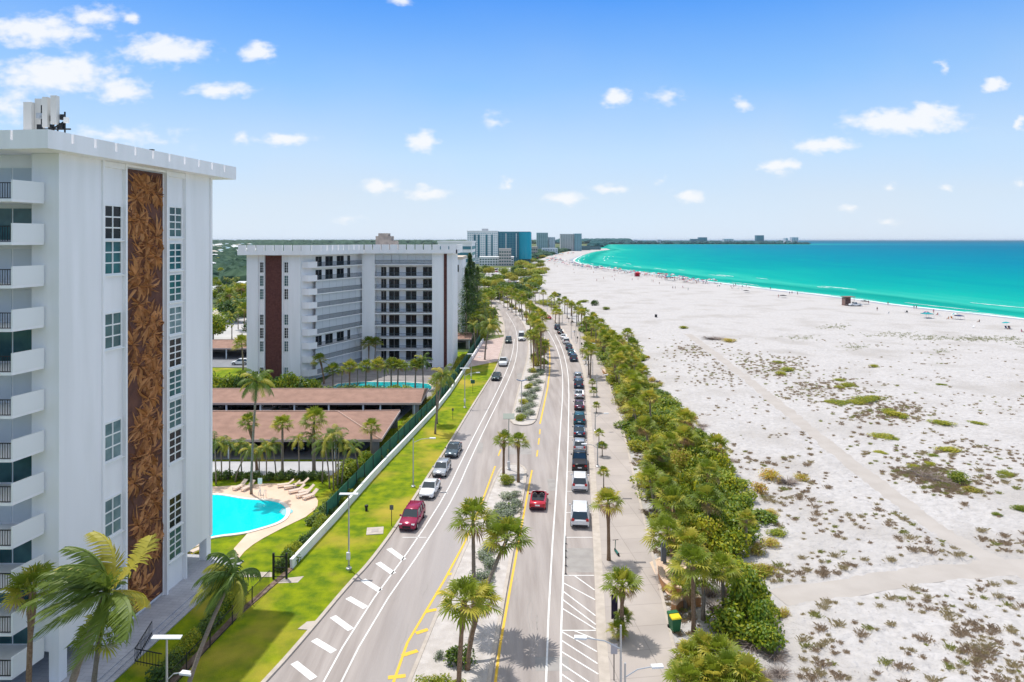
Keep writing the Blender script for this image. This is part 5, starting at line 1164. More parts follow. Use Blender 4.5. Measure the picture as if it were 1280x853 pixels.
def carparts(ty,pn):
    if (ty,pn) in CM: return CM[ty,pn]
    L,Wd,Hh,belt,hood,fr_,boot=CT[ty]; pm=paint[pn]; w=Wd/2; y0=-L/2; Y=lambda f:y0+f*L; out=[]
    zb=.2; st=[(Y(0),w*.80,.35,boot*.78),(Y(.015),w*.9,.3,boot*.92),(Y(.06),w*.97,zb,boot),(Y(fr_[3]+.02),w*.995,zb,max(boot,belt)),(Y(.35),w,zb,belt),(Y(.6),w,zb,belt),(Y(fr_[0]),w*.99,zb,max(belt-.02,hood+.03)),(Y(.9),w*.96,zb,hood*.95),(Y(.965),w*.88,.25,hood*.84),(Y(.995),w*.75,.32,hood*.72)]
    if ty=='pickup': st=[(Y(0),w*.97,.45,1.12),(Y(.02),w,.42,1.13),(Y(.38),w,.4,1.13),(Y(.55),w,.35,1.15),(Y(.75),w,.35,1.16),(Y(.92),w*.97,.35,1.1),(Y(.985),w*.9,.4,.98),(Y(1),w*.84,.45,.85)]
    mb=MB(); sect(mb,st)
    # wheel arches as dark recess rings
    wr=.33 if ty not in('pickup','bigvan') else .40; wy=(Y(.185),Y(.815))
    # roof and pillars
    a0,a1,b1,b0=[Y(f) for f in fr_]; wb=w*.90; wt=w*.76
    if ty!='convertible':
        mb.add([(-wt,b1,Hh-.06),(wt,b1,Hh-.06),(wt,a1,Hh-.06),(-wt,a1,Hh-.06),(-wt*.94,b1+.05,Hh),(wt*.94,b1+.05,Hh),(wt*.94,a1-.05,Hh),(-wt*.94,a1-.05,Hh)],[(4,5,6,7),(0,1,5,4),(1,2,6,5),(2,3,7,6),(3,0,4,7),(0,3,2,1)])
        zb_=belt-.03; pr=.035
        for s in (-1,1):
            for (yb,yt) in ((a0,a1),(b0,b1)): mb.tube([(s*wb,yb,zb_),(s*wt,yt,Hh-.05)],[.05,.04],5)
            ym=(a0+b0)/2+.1; mb.tube([(s*(wb+.005),ym,zb_),(s*(wt+.01),ym,Hh-.05)],.035,5)
            if ty in('suv','van','bigvan'): ym=b0+(a0-b0)*.28; mb.tube([(s*(wb+.005),ym,zb_),(s*(wt+.01),ym+.03,Hh-.05)],.05,5)
        if ty in ('suv','van'):
            for s in (-1,1): mb.box(s*wt*.86-.02,s*wt*.86+.02,b1+.2,a1-.3,Hh+.0,Hh+.05)
    out.append(('body',mb.mesh('body',pm,True),None)); out[-1][1].polygons.foreach_set('use_smooth',[len(p.vertices)==4 and i<110 for i,p in enumerate(out[-1][1].polygons)])
    def gl(nm,vs): m_=MB(); m_.add(vs,[(0,1,2,3)]); out.append((nm,m_.mesh(nm,carglass),None))
    z0=belt-.04; z1=Hh-.055
    if ty!='convertible':
        gl('windscreen',[(wb*.97,a0,z0),(-wb*.97,a0,z0),(-wt*.97,a1,z1),(wt*.97,a1,z1)][::-1]); gl('rear_window',[(-wb*.97,b0,z0),(wb*.97,b0,z0),(wt*.97,b1,z1),(-wt*.97,b1,z1)])
        for s in (-1,1): gl('side_window',[(s*wb*.99,b0,z0),(s*wb*.99,a0,z0),(s*wt*.99,a1,z1),(s*wt*.99,b1,z1)][::s])
    else:
        m_=MB(); m_.box(-w*.78,w*.78,Y(.28),Y(.64),belt-.02,belt+.035); out.append(('cockpit',m_.mesh('cockpit',trimb),None))
        for s in (-.4,.4):
            m_=MB(); m_.box(s-.24,s+.24,Y(.42),Y(.46),belt,belt+.36); m_.box(s-.24,s+.24,Y(.46),Y(.55),belt+.03,belt+.09); m_.box(s-.12,s+.12,Y(.415),Y(.445),belt+.36,belt+.5); out.append(('seat',m_.mesh('seat',seatm),None))
        m_=MB(); m_.tube([(-w*.8,Y(.69),belt),(-w*.68,Y(.6),Hh-.08),(w*.68,Y(.6),Hh-.08),(w*.8,Y(.69),belt)],.035,5); out.append(('windscreen_frame',m_.mesh('windscreen_frame',pm),None)); gl('windscreen',[(-w*.78,Y(.69),belt),(w*.78,Y(.69),belt),(w*.66,Y(.6),Hh-.1),(-w*.66,Y(.6),Hh-.1)])
        m_=MB(); m_.box(-w*.7,w*.7,Y(.16),Y(.28),boot+.0,boot+.06); out.append(('folded_top',m_.mesh('folded_top',trimb),None))
    if ty=='pickup':
        m_=MB(); m_.box(-w*.82,w*.82,Y(.02),Y(.39),1.12,1.165); out.append(('load_bed',m_.mesh('load_bed',trimb),None))
    for s in (-1,1):
        for q in wy:
            m_=MB(); x0=s*(w+.01); xi=s*(w-.22)
            m_.tube([(xi,q,wr),(x0,q,wr)],wr,16); wh=m_.mesh('wheel',tyre)
            m2=MB(); m2.tube([(s*(w-.05),q,wr),(s*(w+.02),q,wr)],wr*.62,10); out.append(('wheel',wh,('rim',m2.mesh('rim',rim))))
            m_=MB(); nn_=9; vs=[];
            for r_ in (wr+.02,wr+.08):
                for j in range(nn_+1): t=PI*j/nn_; vs.append((s*(w+.004),q+math.cos(t)*r_,wr+math.sin(t)*r_))
            m_.add(vs,[(j,j+1,nn_+2+j,nn_+1+j) for j in range(nn_)]); out.append(('wheel_arch',m_.mesh('wheel_arch',trimb),None))
        zf=hood*.80; m_=MB(); m_.box(min(s*w*.52,s*w*.84),max(s*w*.52,s*w*.84),Y(.955),Y(.985)+.02,zf-.10,zf+.04); out.append(('headlight',m_.mesh('headlight',headl),None))
        zt_=boot*.84 if ty!='suv' and ty!='van' else 1.0; m_=MB(); m_.box(min(s*w*.62,s*w*.9),max(s*w*.62,s*w*.9),Y(.0)-.012,Y(.03),zt_-.14,zt_+.1); out.append(('taillight',m_.mesh('taillight',taill),None))
        m_=MB(); m_.box(min(s*w,s*(w+.2)),max(s*w,s*(w+.2)),a0-.35,a0-.23,belt-.02,belt+.13); out.append(('mirror',m_.mesh('mirror',pm),None))
    m_=MB(); m_.box(-w*.45,w*.45,Y(.965),Y(.995)+.015,hood*.42,hood*.62); out.append(('grille',m_.mesh('grille',trimb),None))
    m_=MB(); m_.box(-.26,.26,Y(0)-.025,Y(0)+.02,.62,.76); out.append(('number_plate',m_.mesh('number_plate',white),None))
    m_=MB(); m_.box(-w*.8,w*.8,Y(0)-.015,Y(0)+.04,.34,.50); out.append(('bumper',m_.mesh('bumper',trimb),None)); m_=MB(); m_.box(-w*.72,w*.72,Y(1)-.05,Y(1)+.01,.26,.38); out.append(('bumper',m_.mesh('bumper',trimb),None))
    CM[ty,pn]=out; return out
for n,c,me_ in (('white',(.74,.75,.76),0),('silver',(.50,.52,.55),.5),('black',(.015,.018,.022),.2),('navy',(.012,.05,.10),.3),('teal',(.01,.10,.14),.3),('red',(.50,.01,.03),.1),('crimson',(.32,.008,.06),.2),('greyblue',(.10,.14,.17),.5),('darkgreen',(.02,.045,.045),.3),('plum',(.08,.03,.07),.3)): paint[n]=pmat(n,c,me_)
def car(x,y,rz,ty,pn,label,grp=None,z=0):
    cat={'sedan':'car','suv':'car','van':'minivan','hatch':'car','pickup':'pickup truck','bigvan':'van','convertible':'convertible'}[ty]
    nm={'sedan':'sedan_car','suv':'suv_car','van':'minivan','hatch':'hatchback_car','pickup':'pickup_truck','bigvan':'delivery_van','convertible':'convertible_car'}[ty]
    t=empty(nm,(x,y,z),rz); tag(t,label,cat,grp)
    for n,me_,sub in carparts(ty,pn):
        o=inst(n,me_,t)
        if sub: inst(sub[0],sub[1],o)
    return t
def heading(pl,Y):
    a=interp(pl,Y-3); b=interp(pl,Y+3); return -math.atan2(b-a,6)
def rcar(u,v,ty,pn,label,off=None):
    """parked in the right lane: rear bumper at ground pixel"""
    x,y=g(u,v); L=CT[ty][0]; yc=y+L/2+.1; rz=heading(RK,yc); x=interp(RK,yc)-1.45 if off is None else x+ (L/2)*math.sin(-rz)
    return car(x,yc,rz,ty,pn,label)
rcar(727.5,663,'van','white','white minivan with roof rails, nearest car in the right hand parking lane')
rcar(725.4,617.5,'suv','white','white compact parked directly behind the black truck, second car of the right lane')
rcar(726,592,'pickup','black','black pickup truck parked between two pale cars in the right lane')
rcar(727.5,567,'hatch','silver','silver hatchback in front of the black pickup truck')
rcar(723,549,'sedan','navy','dark navy sedan just beyond the silver hatchback')
rcar(724,533,'suv','teal','dark teal sport utility car, third beyond the black pickup')
rcar(725,514.5,'sedan','plum','plum coloured sedan in the middle of the right hand row')
rcar(723,500,'sedan','silver','silver sedan in the middle of the right hand row, beyond the plum one')
rcar(723,487,'suv','navy','blue black car second from the far end of the near row')
rcar(724,476.5,'hatch','silver','pale silver car at the far end of the near row, beside the gap')
rcar(717,453,'suv','navy','navy car first beyond the gap in the right hand row')
rcar(716,445.5,'sedan','teal','blue sedan second beyond the gap in the right hand row')
rcar(712,438.5,'hatch','navy','dark blue hatchback third beyond the gap')
rcar(710,431,'suv','white','white sport utility car beyond the gap, right of the lane curve')
rcar(706,425,'sedan','white','white sedan just beyond the white sport utility car')
rcar(704,418.5,'sedan','black','black sedan in the far part of the right hand row')
rcar(697,413,'suv','navy','round navy car at the far end of the right hand row')
x,y=g(674,640); car(x,y+2.2,heading(W1,y+2),'convertible','red','bright red open convertible driving away in the right road')
x,y=g(684.5,399); car(x,y,R(14),'sedan','red','small red car far off in the right road')
x,y=g(676.5,394.5); car(x,y,R(22),'sedan','greyblue','grey blue car ahead of the small red one, far right road')
x,y=g(668,388.5); car(x,y,R(26),'suv','black','dark car farthest off in the right road')
def lcar(u,v,ty,pn,label,park=True):
    x,y=g(u,v); L=CT[ty][0]; rz=heading(LK,y+L/2)+PI; xc=(interp(LK,y+L/2)+1.45) if park else x
    return car(xc,y+L/2,rz,ty,pn,label)
lcar(515,666,'suv','crimson','crimson sport utility car facing the camera, front of the left parking lane')
lcar(538,626,'sedan','white','white sedan parked behind the crimson car')
lcar(556,598.5,'hatch','silver','silver car third in the left parking lane')
lcar(570,574,'sedan','greyblue','grey blue sedan fourth in the left parking lane')
lcar(618.7,477,'sedan','darkgreen','dark green sedan parked by the far end of the lawn verge')
lcar(629.5,459,'pickup','white','white pickup truck with dark load bed parked beyond the dark green sedan')
lcar(652,427,'bigvan','white','white van driving towards the camera in the left road',False)
lcar(615,430,'suv','darkgreen','dark car under the big coconut palm at the brick forecourt')
lcar(615,373,'suv','black','dark car far along the left road under the trees',False)
for i,(u,col) in enumerate(((272,'silver'),(300,'navy'),(338,'white'),(359,'silver'),(381,'silver'),(465,'plum'),(430,'black'),(497,'greyblue'))):
    x=(u-640)/F*119; car(x,118.6,PI+R(0),'sedan' if i%2 else 'suv',col,['silver car in the far carport, leftmost','navy car in the far carport','white car in the far carport','silver car in the far carport right of the white one','pale car in the far carport third from the white one','plum car in the right half of the far carport','black car in the middle of the far carport','grey blue car nearest the right end of the far carport'][i])
for i,x in enumerate((-50,-44,-38.5,-30,-24)): car(x,98,PI,'sedan',['greyblue','black','silver','navy','teal'][i],['grey blue','black','silver','navy','teal'][i]+' car in the shade of the near carport')
x,y=g(301,456); car(x,y,R(90),'hatch','white','small white car parked beside the palm left of the nine storey block')
x,y=g(286,447); car(x+3,y+30,PI,'sedan','silver','silver car under the carport behind the nine storey block')
for i in range(58):
    u=rnd.uniform(606,672); v=rnd.choice([338,341,344.5,348,351.5,355])+rnd.uniform(-.4,.4); x,y=g(u-(v-338)*.5,v)
    car(x,y,rnd.choice([R(20),R(110)]),rnd.choice(['sedan','suv','hatch']),rnd.choice(['white','white','silver','greyblue','black','red']),'car in the packed public lot far behind the roadside trees','cars in the far public lot')
struct_=sheet('public_car_park',W([(600,360),(672,352),(664,334),(610,336)]),.05,mat('pale_lot',(.42,.41,.40),.9,(.5,.49,.48),.2))
# ================================================================ lamps and posts
def box_mesh(n,m,*a): mb=MB(); mb.box(*a); return mb.mesh(n,m)
panelm=mat('solar_panel',(.03,.04,.07),.2,spec=.7)
def lamp(x,y,h,label,arm_h,arm_dir,arm_l=2.2,top='T',grp=None,z=0.03,col=None,rz=0):
    t=empty('street_lamp',(x,y,z)); tag(t,label,'street lamp',grp); c=col or grey_metal
    mb=MB(); mb.tube([(0,0,0),(0,0,h)],[.085,.055],10); inst('pole',mb.mesh('pole',c),t)
    mb=MB(); mb.lathe([(.26,0),(.26,.12),(.14,.2),(.12,.35)],n=10); inst('base',mb.mesh('base',c),t)
    ax,ay2=math.cos(arm_dir),math.sin(arm_dir)
    if arm_l:
        mb=MB(); mb.tube([(0,0,arm_h-.55),(ax*arm_l*.45,ay2*arm_l*.45,arm_h-.12),(ax*arm_l,ay2*arm_l,arm_h)],.035,6); inst('arm',mb.mesh('arm',c),t)
        mb=MB(); f=frame((ax*arm_l,ay2*arm_l),(ax,ay2)); mb.box(-.1,.62,-.16,.16,arm_h-.05,arm_h+.06,0,f); inst('lamp_head',mb.mesh('lamp_head',mat('lamp_head_white',(.74,.75,.76),.4)),t)
    if top=='T':
        mb=MB(); mb.add([(-.85,-.15,h+.10),(.85,-.15,h+.10),(.85,.15,h+.15),(-.85,.15,h+.15),(-.85,-.15,h+.15),(.85,-.15,h+.15),(.85,.15,h+.2),(-.85,.15,h+.2)],[(0,3,2,1),(4,5,6,7),(0,1,5,4),(1,2,6,5),(2,3,7,6),(3,0,4,7)]); inst('top_panel',mb.mesh('top_panel',mat('lamp_top_pale',(.70,.72,.72),.5)),t,(0,0,0),rz)
        inst('control_box',box_mesh('control_box',mat('control_box_white',(.7,.7,.7),.5),-.16,.16,-.3,-.08,1.0,1.6),t)
    if top=='solar':
        for s in (-1,1):
            mb=MB(); mb.add([(0,-.35,h+.1),(s*.85,-.35,h+.35),(s*.85,.35,h+.35),(0,.35,h+.1),(0,-.35,h+.14),(s*.85,-.35,h+.39),(s*.85,.35,h+.39),(0,.35,h+.14)],[(0,1,2,3),(7,6,5,4),(0,4,5,1),(1,5,6,2),(2,6,7,3),(3,7,4,0)]); inst('solar_panel',mb.mesh('solar_panel',panelm),t,(0,0,0),rz)
    if top=='flat':
        mb=MB(); mb.add([(-.75,-.5,h+.05),(.75,-.5,h+.05),(.75,.5,h+.5),(-.75,.5,h+.5),(-.75,-.5,h+.1),(.75,-.5,h+.1),(.75,.5,h+.55),(-.75,.5,h+.55)],[(0,3,2,1),(4,5,6,7),(0,1,5,4),(1,2,6,5),(2,3,7,6),(3,0,4,7)]); inst('top_panel',mb.mesh('top_panel',mat('pale_green_panel',(.26,.29,.25),.6)),t)
        inst('control_box',box_mesh('control_box',MATS.get('control_box_white') or white,-.18,.18,-.3,-.08,.4,1.1),t)
    return t
x,y=g(436,712); lamp(x,y,6.7,'street lamp on the verge nearest the white wall gate',5.9,R(-20),0.0)
x,y=g(516.5,609); lamp(x,y,5.9,'street lamp on the verge beside the white sedan',5.9,R(0),2.1,None)
x,y=g(581,510); lamp(x,y,6.9,'street lamp on the verge in line with the far island',6.2,R(8),2.1)
lamp(-20.0,39.4,6.8,'street lamp cut by the lower edge, below the leaning palm',5.0,R(-10),1.0)
x,y=g(652,522); lamp(x,y,5.9,'solar street lamp with tilted dark panels on the far island',5,0,0,'solar',z=.12)
x,y=g(636,588); lamp(x,y,6.6,'street lamp with flat pale panel standing between the slim palm pair',5,0,0,'flat',z=.12)
lamp(6.4,40.0,7.2,'double arm street lamp at the lower edge by the promenade palm',6.35,R(175),2.1,None,z=.13)
t=lamp(6.75,40.6,4.6,'low walkway lamp arching over the promenade at the lower edge',4.3,R(5),1.7,None,z=.13)
for i,(u,v,h) in enumerate(((746,497,5.5),(741,478,6),(744,540,3.6),(747,585,4.0),(733,458,7),(725,440,7),(720,430,7),(714,424,6.5),(703,405,7.5),(691,398,7.5),(684,390,8),(674,382,8),(667,376,8.5),(655,372,8.5),(641,366,9))):
    x,y=g(u,v); lamp(x,y,h*.8,'slim promenade lamp in the planting strip beyond the white minivan','' and 0 or h*.75,R(180) if i%2 else R(5),1.5,None,grp='slim lamps along the promenade strip',z=.13)
x,y=g(589,476); lamp(x,y,5.5,'lamp pole by the far lawn end near the brick forecourt',5,R(0),1.5)
# signs on posts
def sign(u,v,h,label,w_=.45,hh=.6,bm=None,z=.03,post=None):
    x,y=g(u,v); t=empty('road_sign',(x,y,z)); tag(t,label,'sign'); mb=MB(); mb.tube([(0,0,0),(0,0,h)],.035,6); inst('post',mb.mesh('post',post or railm),t)
    mb=MB(); mb.box(-w_/2,w_/2,-.05,-.037,h-hh,h); inst('board',mb.mesh('board',bm or white),t); return t
sign(489.5,658,2.2,'small dark sign on a post beside the crimson car',.4,.5,mat('sign_back',(.12,.13,.13),.6))
sign(591,492,2.6,'green edged sign on the verge beyond the middle street lamp',.8,.7,mat('sign_green',(.03,.12,.08),.6))
sign(566,525,1.9,'small dark marker post on the verge near the leaning palm',.3,.4,MATS['sign_back'])
sign(767.5,853,2.5,'small grey parking sign on a post below the shaggy promenade palm',.45,.7,mat('sign_grey',(.42,.4,.42),.6),.13)
sign(768,782,2.3,'tall narrow dark banner sign behind the shaggy promenade palm',.5,1.9,mat('banner_dark',(.03,.02,.05),.7),.13)
x,y=g(449,622); t=empty('fire_hydrant',(x,y,.03)); 
bpy.data.objects.remove(t)
x,y=g(458,639); t=empty('irrigation_box',(x,y,.03)); tag(t,'small black post box standing alone on the lawn verge','utility box'); mb=MB(); mb.lathe([(.14,0),(.14,.4),(.2,.42),(.2,.62),(0,.68)],n=10); inst('box',mb.mesh('box',railm),t)
x,y=g(471,665); t=empty('utility_slab',(x,y,.03)); tag(t,'square pale concrete slab set in the lawn verge','slab'); mb=MB(); f=frame((-.9,-.9),(1,.16)); mb.box(0,1.7,-1.7,0,0,.07,0,f); inst('slab',mb.mesh('slab',kerbm),t); mb=MB(); mb.box(.5,1.2,-1.2,-.5,.07,.085,0,f); inst('lid',mb.mesh('lid',concrete),t)
x,y=g(386,783); t=empty('drain_slab',(x,y,.03)); tag(t,'irregular pale drain slab at the lawn kerb, lower left','slab'); mb=MB(); mb.prism([(-.7,-.5),(.1,-.6),(.5,0),(.3,.6),(-.3,.5)],0,.05); inst('slab',mb.mesh('slab',kerbm),t)
# delineators
for v in (680,689,697,707.6,718):
    x,y=g(707.3,v); t=inst('lane_delineator',bpy.data.meshes.get('delin') or (lambda m_:(m_.lathe([(.1,0),(.1,.03),(.045,.05),(.045,.75),(0,.78)],n=8),m_.mesh('delin',railm))[1])(MB()),None,(x,y,.01)); tag(t,'short black flexible post on the parking lane line','bollard','black flexible posts on the lane line')
# grey totem post
x,y=g(829.5,705); t=empty('info_totem',(x,y,.13)); tag(t,'square dark grey totem post beside the first curved bench','post'); mb=MB(); mb.box(-.22,.22,-.22,.22,0,1.9); inst('column',mb.mesh('column',mat('slate_post',(.12,.14,.17),.6)),t); mb=MB(); mb.box(-.25,.25,-.25,.25,1.9,1.96); inst('cap',mb.mesh('cap',grey_metal),t)
# curved benches
terr=mat('terracotta_bench',(.50,.24,.10),.8,(.56,.28,.13),1.5); terrt=mat('bench_top',(.62,.45,.33),.8)
def bench(px,label,h=.75):
    p=smooth(W(px),2); t=empty('curved_bench',(p[0][0],p[0][1],0)); tag(t,label,'bench'); mb=MB(); rail(mb,p,.42,0,h); mb.build('bench_wall',terr,t); mb=MB(); rail(mb,p,.5,h,h+.06); mb.build('bench_top',terrt,t)
bench([(825,713),(826,725),(829,734),(835,741),(843,745),(852,746)],'terracotta curved bench wall by the dark totem post')
bench([(842,768),(846,763),(854,759),(864,758),(875,757)],'lower terracotta curved bench wall behind the green bin')
bench([(754,466),(757,470),(762,473),(768,473)],'orange bench wall far up the promenade beside the thicket palms')
sheet('bench_paving',W([(812,705),(830,696),(860,702),(866,740),(850,752),(834,745),(824,730)]),.14,mat('tan_paving',(.62,.47,.34),.85,(.68,.52,.39),.6))
# bin
x,y=g(843,789); t=empty('litter_bin',(x,y,.13),R(12)); tag(t,'green litter bin with yellow lid beside the promenade','bin')
gb=mat('bin_green',(.02,.13,.05),.5); yb=mat('bin_yellow',(.80,.62,.02),.5)
mb=MB(); mb.add([(-.3,-.36,0),(.3,-.36,0),(.3,.34,0),(-.3,.34,0),(-.38,-.45,1.0),(.38,-.45,1.0),(.38,.42,1.0),(-.38,.42,1.0)],[(0,3,2,1),(0,1,5,4),(1,2,6,5),(2,3,7,6),(3,0,4,7),(4,5,6,7)]); b_=inst('body',mb.mesh('body',gb),t)
mb=MB(); mb.add([(-.4,-.47,1.0),(.4,-.47,1.0),(.4,.1,1.05),(-.4,.1,1.05),(-.38,-.42,1.08),(.38,-.42,1.08),(.38,.1,1.16),(-.38,.1,1.16)],[(4,5,6,7),(0,1,5,4),(1,2,6,5),(2,3,7,6),(3,0,4,7)]); inst('lid',mb.mesh('lid',yb),t)
mb=MB(); mb.box(-.4,.4,.1,.5,1.0,1.2); inst('hood',mb.mesh('hood',gb),t)
for s in (-1,1): mb=MB(); mb.tube([(s*.3,.33,.12),(s*.38,.33,.12)],.12,10); inst('wheel',mb.mesh('wheel',tyre),t)
# scooter
x,y=g(771,694); t=empty('scooter',(x,y,.13),R(10)); tag(t,'parked dark green electric scooter on the promenade right of the palm','scooter')
sgm=mat('scooter_green',(.01,.12,.09),.5)
for yy in (-.5,.5):
    mb=MB(); mb.tube([(-.05,yy,.14),(.05,yy,.14)],.15,12); w1=inst('wheel',mb.mesh('wheel',tyre),t)
mb=MB(); mb.box(-.1,.1,-.45,.42,.14,.20); inst('deck',mb.mesh('deck',sgm),t); mb=MB(); mb.tube([(0,.5,.2),(0,.42,.75),(0,.38,1.15)],.035,8); inst('stem',mb.mesh('stem',sgm),t); mb=MB(); mb.tube([(-.28,.36,1.15),(.28,.36,1.15)],.025,6); inst('handlebar',mb.mesh('handlebar',tyre),t)
# kerbside meters along the strip: low bollard lights
for i,(u,v) in enumerate(((716,408),(711,404),(727,437),(722,429),(718,421))):
    x,y=g(u,v); t=empty('info_post',(x,y,.13)); tag(t,'thin dark post in the far promenade strip','post','thin dark posts in the far promenade strip'); mb=MB(); mb.tube([(0,0,0),(0,0,1.6)],.05,6); inst('post',mb.mesh('post',railm),t); mb=MB(); mb.box(-.18,.18,-.1,.1,1.2,1.75); inst('head',mb.mesh('head',railm),t)
# manhole covers and drains on promenade
for u,v in ((782,547),(784,625),(790,602),(800,705)):
    x,y=g(u,v); mb=MB(); mb.box(-.55,.55,-.16,.16,0,.012); t=inst('drain_grate',mb.mesh('drain_grate',mat('grate_dark',(.14,.13,.13),.7)),None,(x,y,.131)); tag(t,'narrow dark drain grate set in the promenade paving','drain','dark drain grates of the promenade')
# ================================================================ beach people and gear
skin=mat('skin_tan',(.36,.20,.13),.6)
def skinned(name,pts,edges,rad,m):
    me=bpy.data.meshes.new(name+'_cage'); me.from_pydata(pts,edges,[]); o=bpy.data.objects.new(name,me); COL.objects.link(o)
    o.modifiers.new('s','SKIN'); o.modifiers.new('u','SUBSURF').levels=1
    for i,r_ in enumerate(rad): me.skin_vertices[0].data[i].radius=(r_,r_); me.skin_vertices[0].data[i].use_root=(i==0)
    dg=bpy.context.evaluated_depsgraph_get(); dg.update(); nm=bpy.data.meshes.new_from_object(o.evaluated_get(dg)); nm.name=name; bpy.data.objects.remove(o); nm.materials.clear(); nm.materials.append(m); return nm
def body(pose):
    if pose=='stand':
        P_=[(0,0,.95),(0,0,1.15),(0,0,1.38),(0,0,1.50),(0,0,1.60),(0,.02,1.70), (-.1,0,.9),(-.12,.03,.5),(-.13,0,.08),(-.14,.1,.04), (.1,0,.9),(.13,-.05,.5),(.15,-.02,.08),(.16,.08,.04), (-.19,0,1.4),(-.26,.02,1.12),(-.24,.1,.88),(.19,0,1.4),(.27,0,1.12),(.26,.08,.88)]
        E_=[(0,1),(1,2),(2,3),(3,4),(4,5),(0,6),(6,7),(7,8),(8,9),(0,10),(10,11),(11,12),(12,13),(2,14),(14,15),(15,16),(2,17),(17,18),(18,19)]
    elif pose=='walk':
        P_=[(0,0,.93),(0,.02,1.15),(0,.04,1.38),(0,.05,1.50),(0,.06,1.60),(0,.08,1.70), (-.1,0,.88),(-.11,.2,.5),(-.11,.25,.08),(-.11,.36,.06), (.1,0,.88),(.11,-.08,.5),(.11,-.32,.12),(.11,-.24,.04), (-.19,.02,1.4),(-.25,-.1,1.14),(-.24,-.08,.9),(.19,.02,1.4),(.25,.14,1.14),(.24,.28,.95)]
        E_=[(0,1),(1,2),(2,3),(3,4),(4,5),(0,6),(6,7),(7,8),(8,9),(0,10),(10,11),(11,12),(12,13),(2,14),(14,15),(15,16),(2,17),(17,18),(18,19)]
    else:
        P_=[(0,0,.38),(0,-.05,.6),(0,-.1,.82),(0,-.1,.93),(0,-.08,1.02),(0,-.06,1.12), (-.1,.05,.38),(-.12,.45,.48),(-.12,.75,.08),(-.12,.86,.05), (.1,.05,.38),(.12,.45,.46),(.12,.8,.08),(.12,.9,.05), (-.19,-.08,.83),(-.26,.05,.6),(-.22,.25,.5),(.19,-.08,.83),(.26,.05,.6),(.22,.25,.5)]
        E_=[(0,1),(1,2),(2,3),(3,4),(4,5),(0,6),(6,7),(7,8),(8,9),(0,10),(10,11),(11,12),(12,13),(2,14),(14,15),(15,16),(2,17),(17,18),(18,19)]
    rad=[.135,.12,.14,.055,.10,.085,.095,.06,.04,.035,.095,.06,.04,.035,.06,.042,.03,.06,.042,.03]
    return skinned('body',P_,E_,rad,skin)
BOD={p:body(p) for p in ('stand','walk','sit')}
def cloth_mesh(pose,m,top):
    mb=MB(); z0=.38 if pose=='sit' else .95; c=(0,0,0)
    mb.lathe([(.17,z0-.14),(.175,z0),(.155,z0+.16)],c,10)
    if top: mb.lathe([(.16,z0+.12),(.17,z0+.3),(.19,z0+.42),(.10,z0+.5)],(0,-.05 if pose=='sit' else .02,0),10)
    return mb.mesh('clothing',m)
hairm=mat('hair_brown',(.05,.03,.02),.8)
def hair_mesh(pose): mb=MB(); z=1.10 if pose=='sit' else 1.68; y=-.08 if pose=='sit' else (.06 if pose=='walk' else 0); mb.lathe([(.10,z-.06),(.112,z),(.09,z+.07),(0,z+.105)],(0,y-.015,0),8); return mb.mesh('hair',hairm)
cl=[mat('cloth_'+n,c,.8) for n,c in (('red',(.45,.03,.05)),('navy',(.03,.05,.14)),('teal',(.02,.30,.32)),('white',(.7,.7,.7)),('black',(.02,.02,.025)),('pink',(.6,.2,.3)),('orange',(.6,.22,.05)))]
CLM={}
HAIR={p:hair_mesh(p) for p in BOD}
def person(x,y,z,rz,pose,ci,label,top=True,grp=None):
    t=empty('person',(x,y,z),rz); tag(t,label,'person',grp); b_=inst('body',BOD[pose],t)
    k=(pose,ci,top)
    if k not in CLM: CLM[k]=cloth_mesh(pose,cl[ci],top)
    inst('clothing',CLM[k],b_); inst('hair',HAIR[pose],b_); return t
def umb_mesh(r=1.25,n=8):
    mb=MB(); vs=[(0,0,2.35)]
    for rr,z in ((r*.5,2.22),(r,1.95)): vs+= [(rr*math.cos(2*PI*j/n),rr*math.sin(2*PI*j/n),z) for j in range(n)]
    fs=[(0,1+j,1+(j+1)%n) for j in range(n)]+[(1+j,1+n+j,1+n+(j+1)%n,1+(j+1)%n) for j in range(n)]
    mb.add(vs,fs,0); mb.m=[0 if (i%n)%2 else 1 for i in range(len(fs))]; return mb
UM=umb_mesh(); POLE=MB(); POLE.tube([(0,0,0),(0,0,2.35)],.03,6); POLE=POLE.mesh('pole',white)
UC={}
def umbrella(x,y,c1,c2,label,grp=None,s=1):
    t=empty('beach_umbrella',(x,y,0),rnd.uniform(0,3),s); tag(t,label,'umbrella',grp)
    if (c1,c2) not in UC: UC[c1,c2]=UM.mesh('canopy',[cl[c1],cl[c2]])
    c=inst('canopy',UC[c1,c2],t); c.rotation_euler=(rnd.uniform(-.15,.15),rnd.uniform(-.15,.15),0); inst('pole',POLE,t)
def chair_mesh(ci):
    mb=MB(); mb.box(-.3,.3,-.25,.3,.28,.33); mb.add([(-.3,-.25,.3),(.3,-.25,.3),(.3,-.55,.95),(-.3,-.55,.95),(-.3,-.2,.3),(.3,-.2,.3),(.3,-.5,.97),(-.3,-.5,.97)],[(0,1,2,3),(7,6,5,4),(0,3,7,4),(1,5,6,2)]); return mb.mesh('sling',cl[ci])
CH=[chair_mesh(i) for i in range(7)]
LG=MB(); 
for s in (-.3,.3): LG.tube([(s,-.25,.3),(s,.3,.0)],.02,4); LG.tube([(s,.3,.3),(s,-.3,.0)],.02,4)
LG=LG.mesh('frame',lf)
def bchair(x,y,rz,ci,label,grp=None): t=empty('beach_chair',(x,y,0),rz); tag(t,label,'beach chair',grp); inst('sling',CH[ci],t); inst('frame',LG,t)
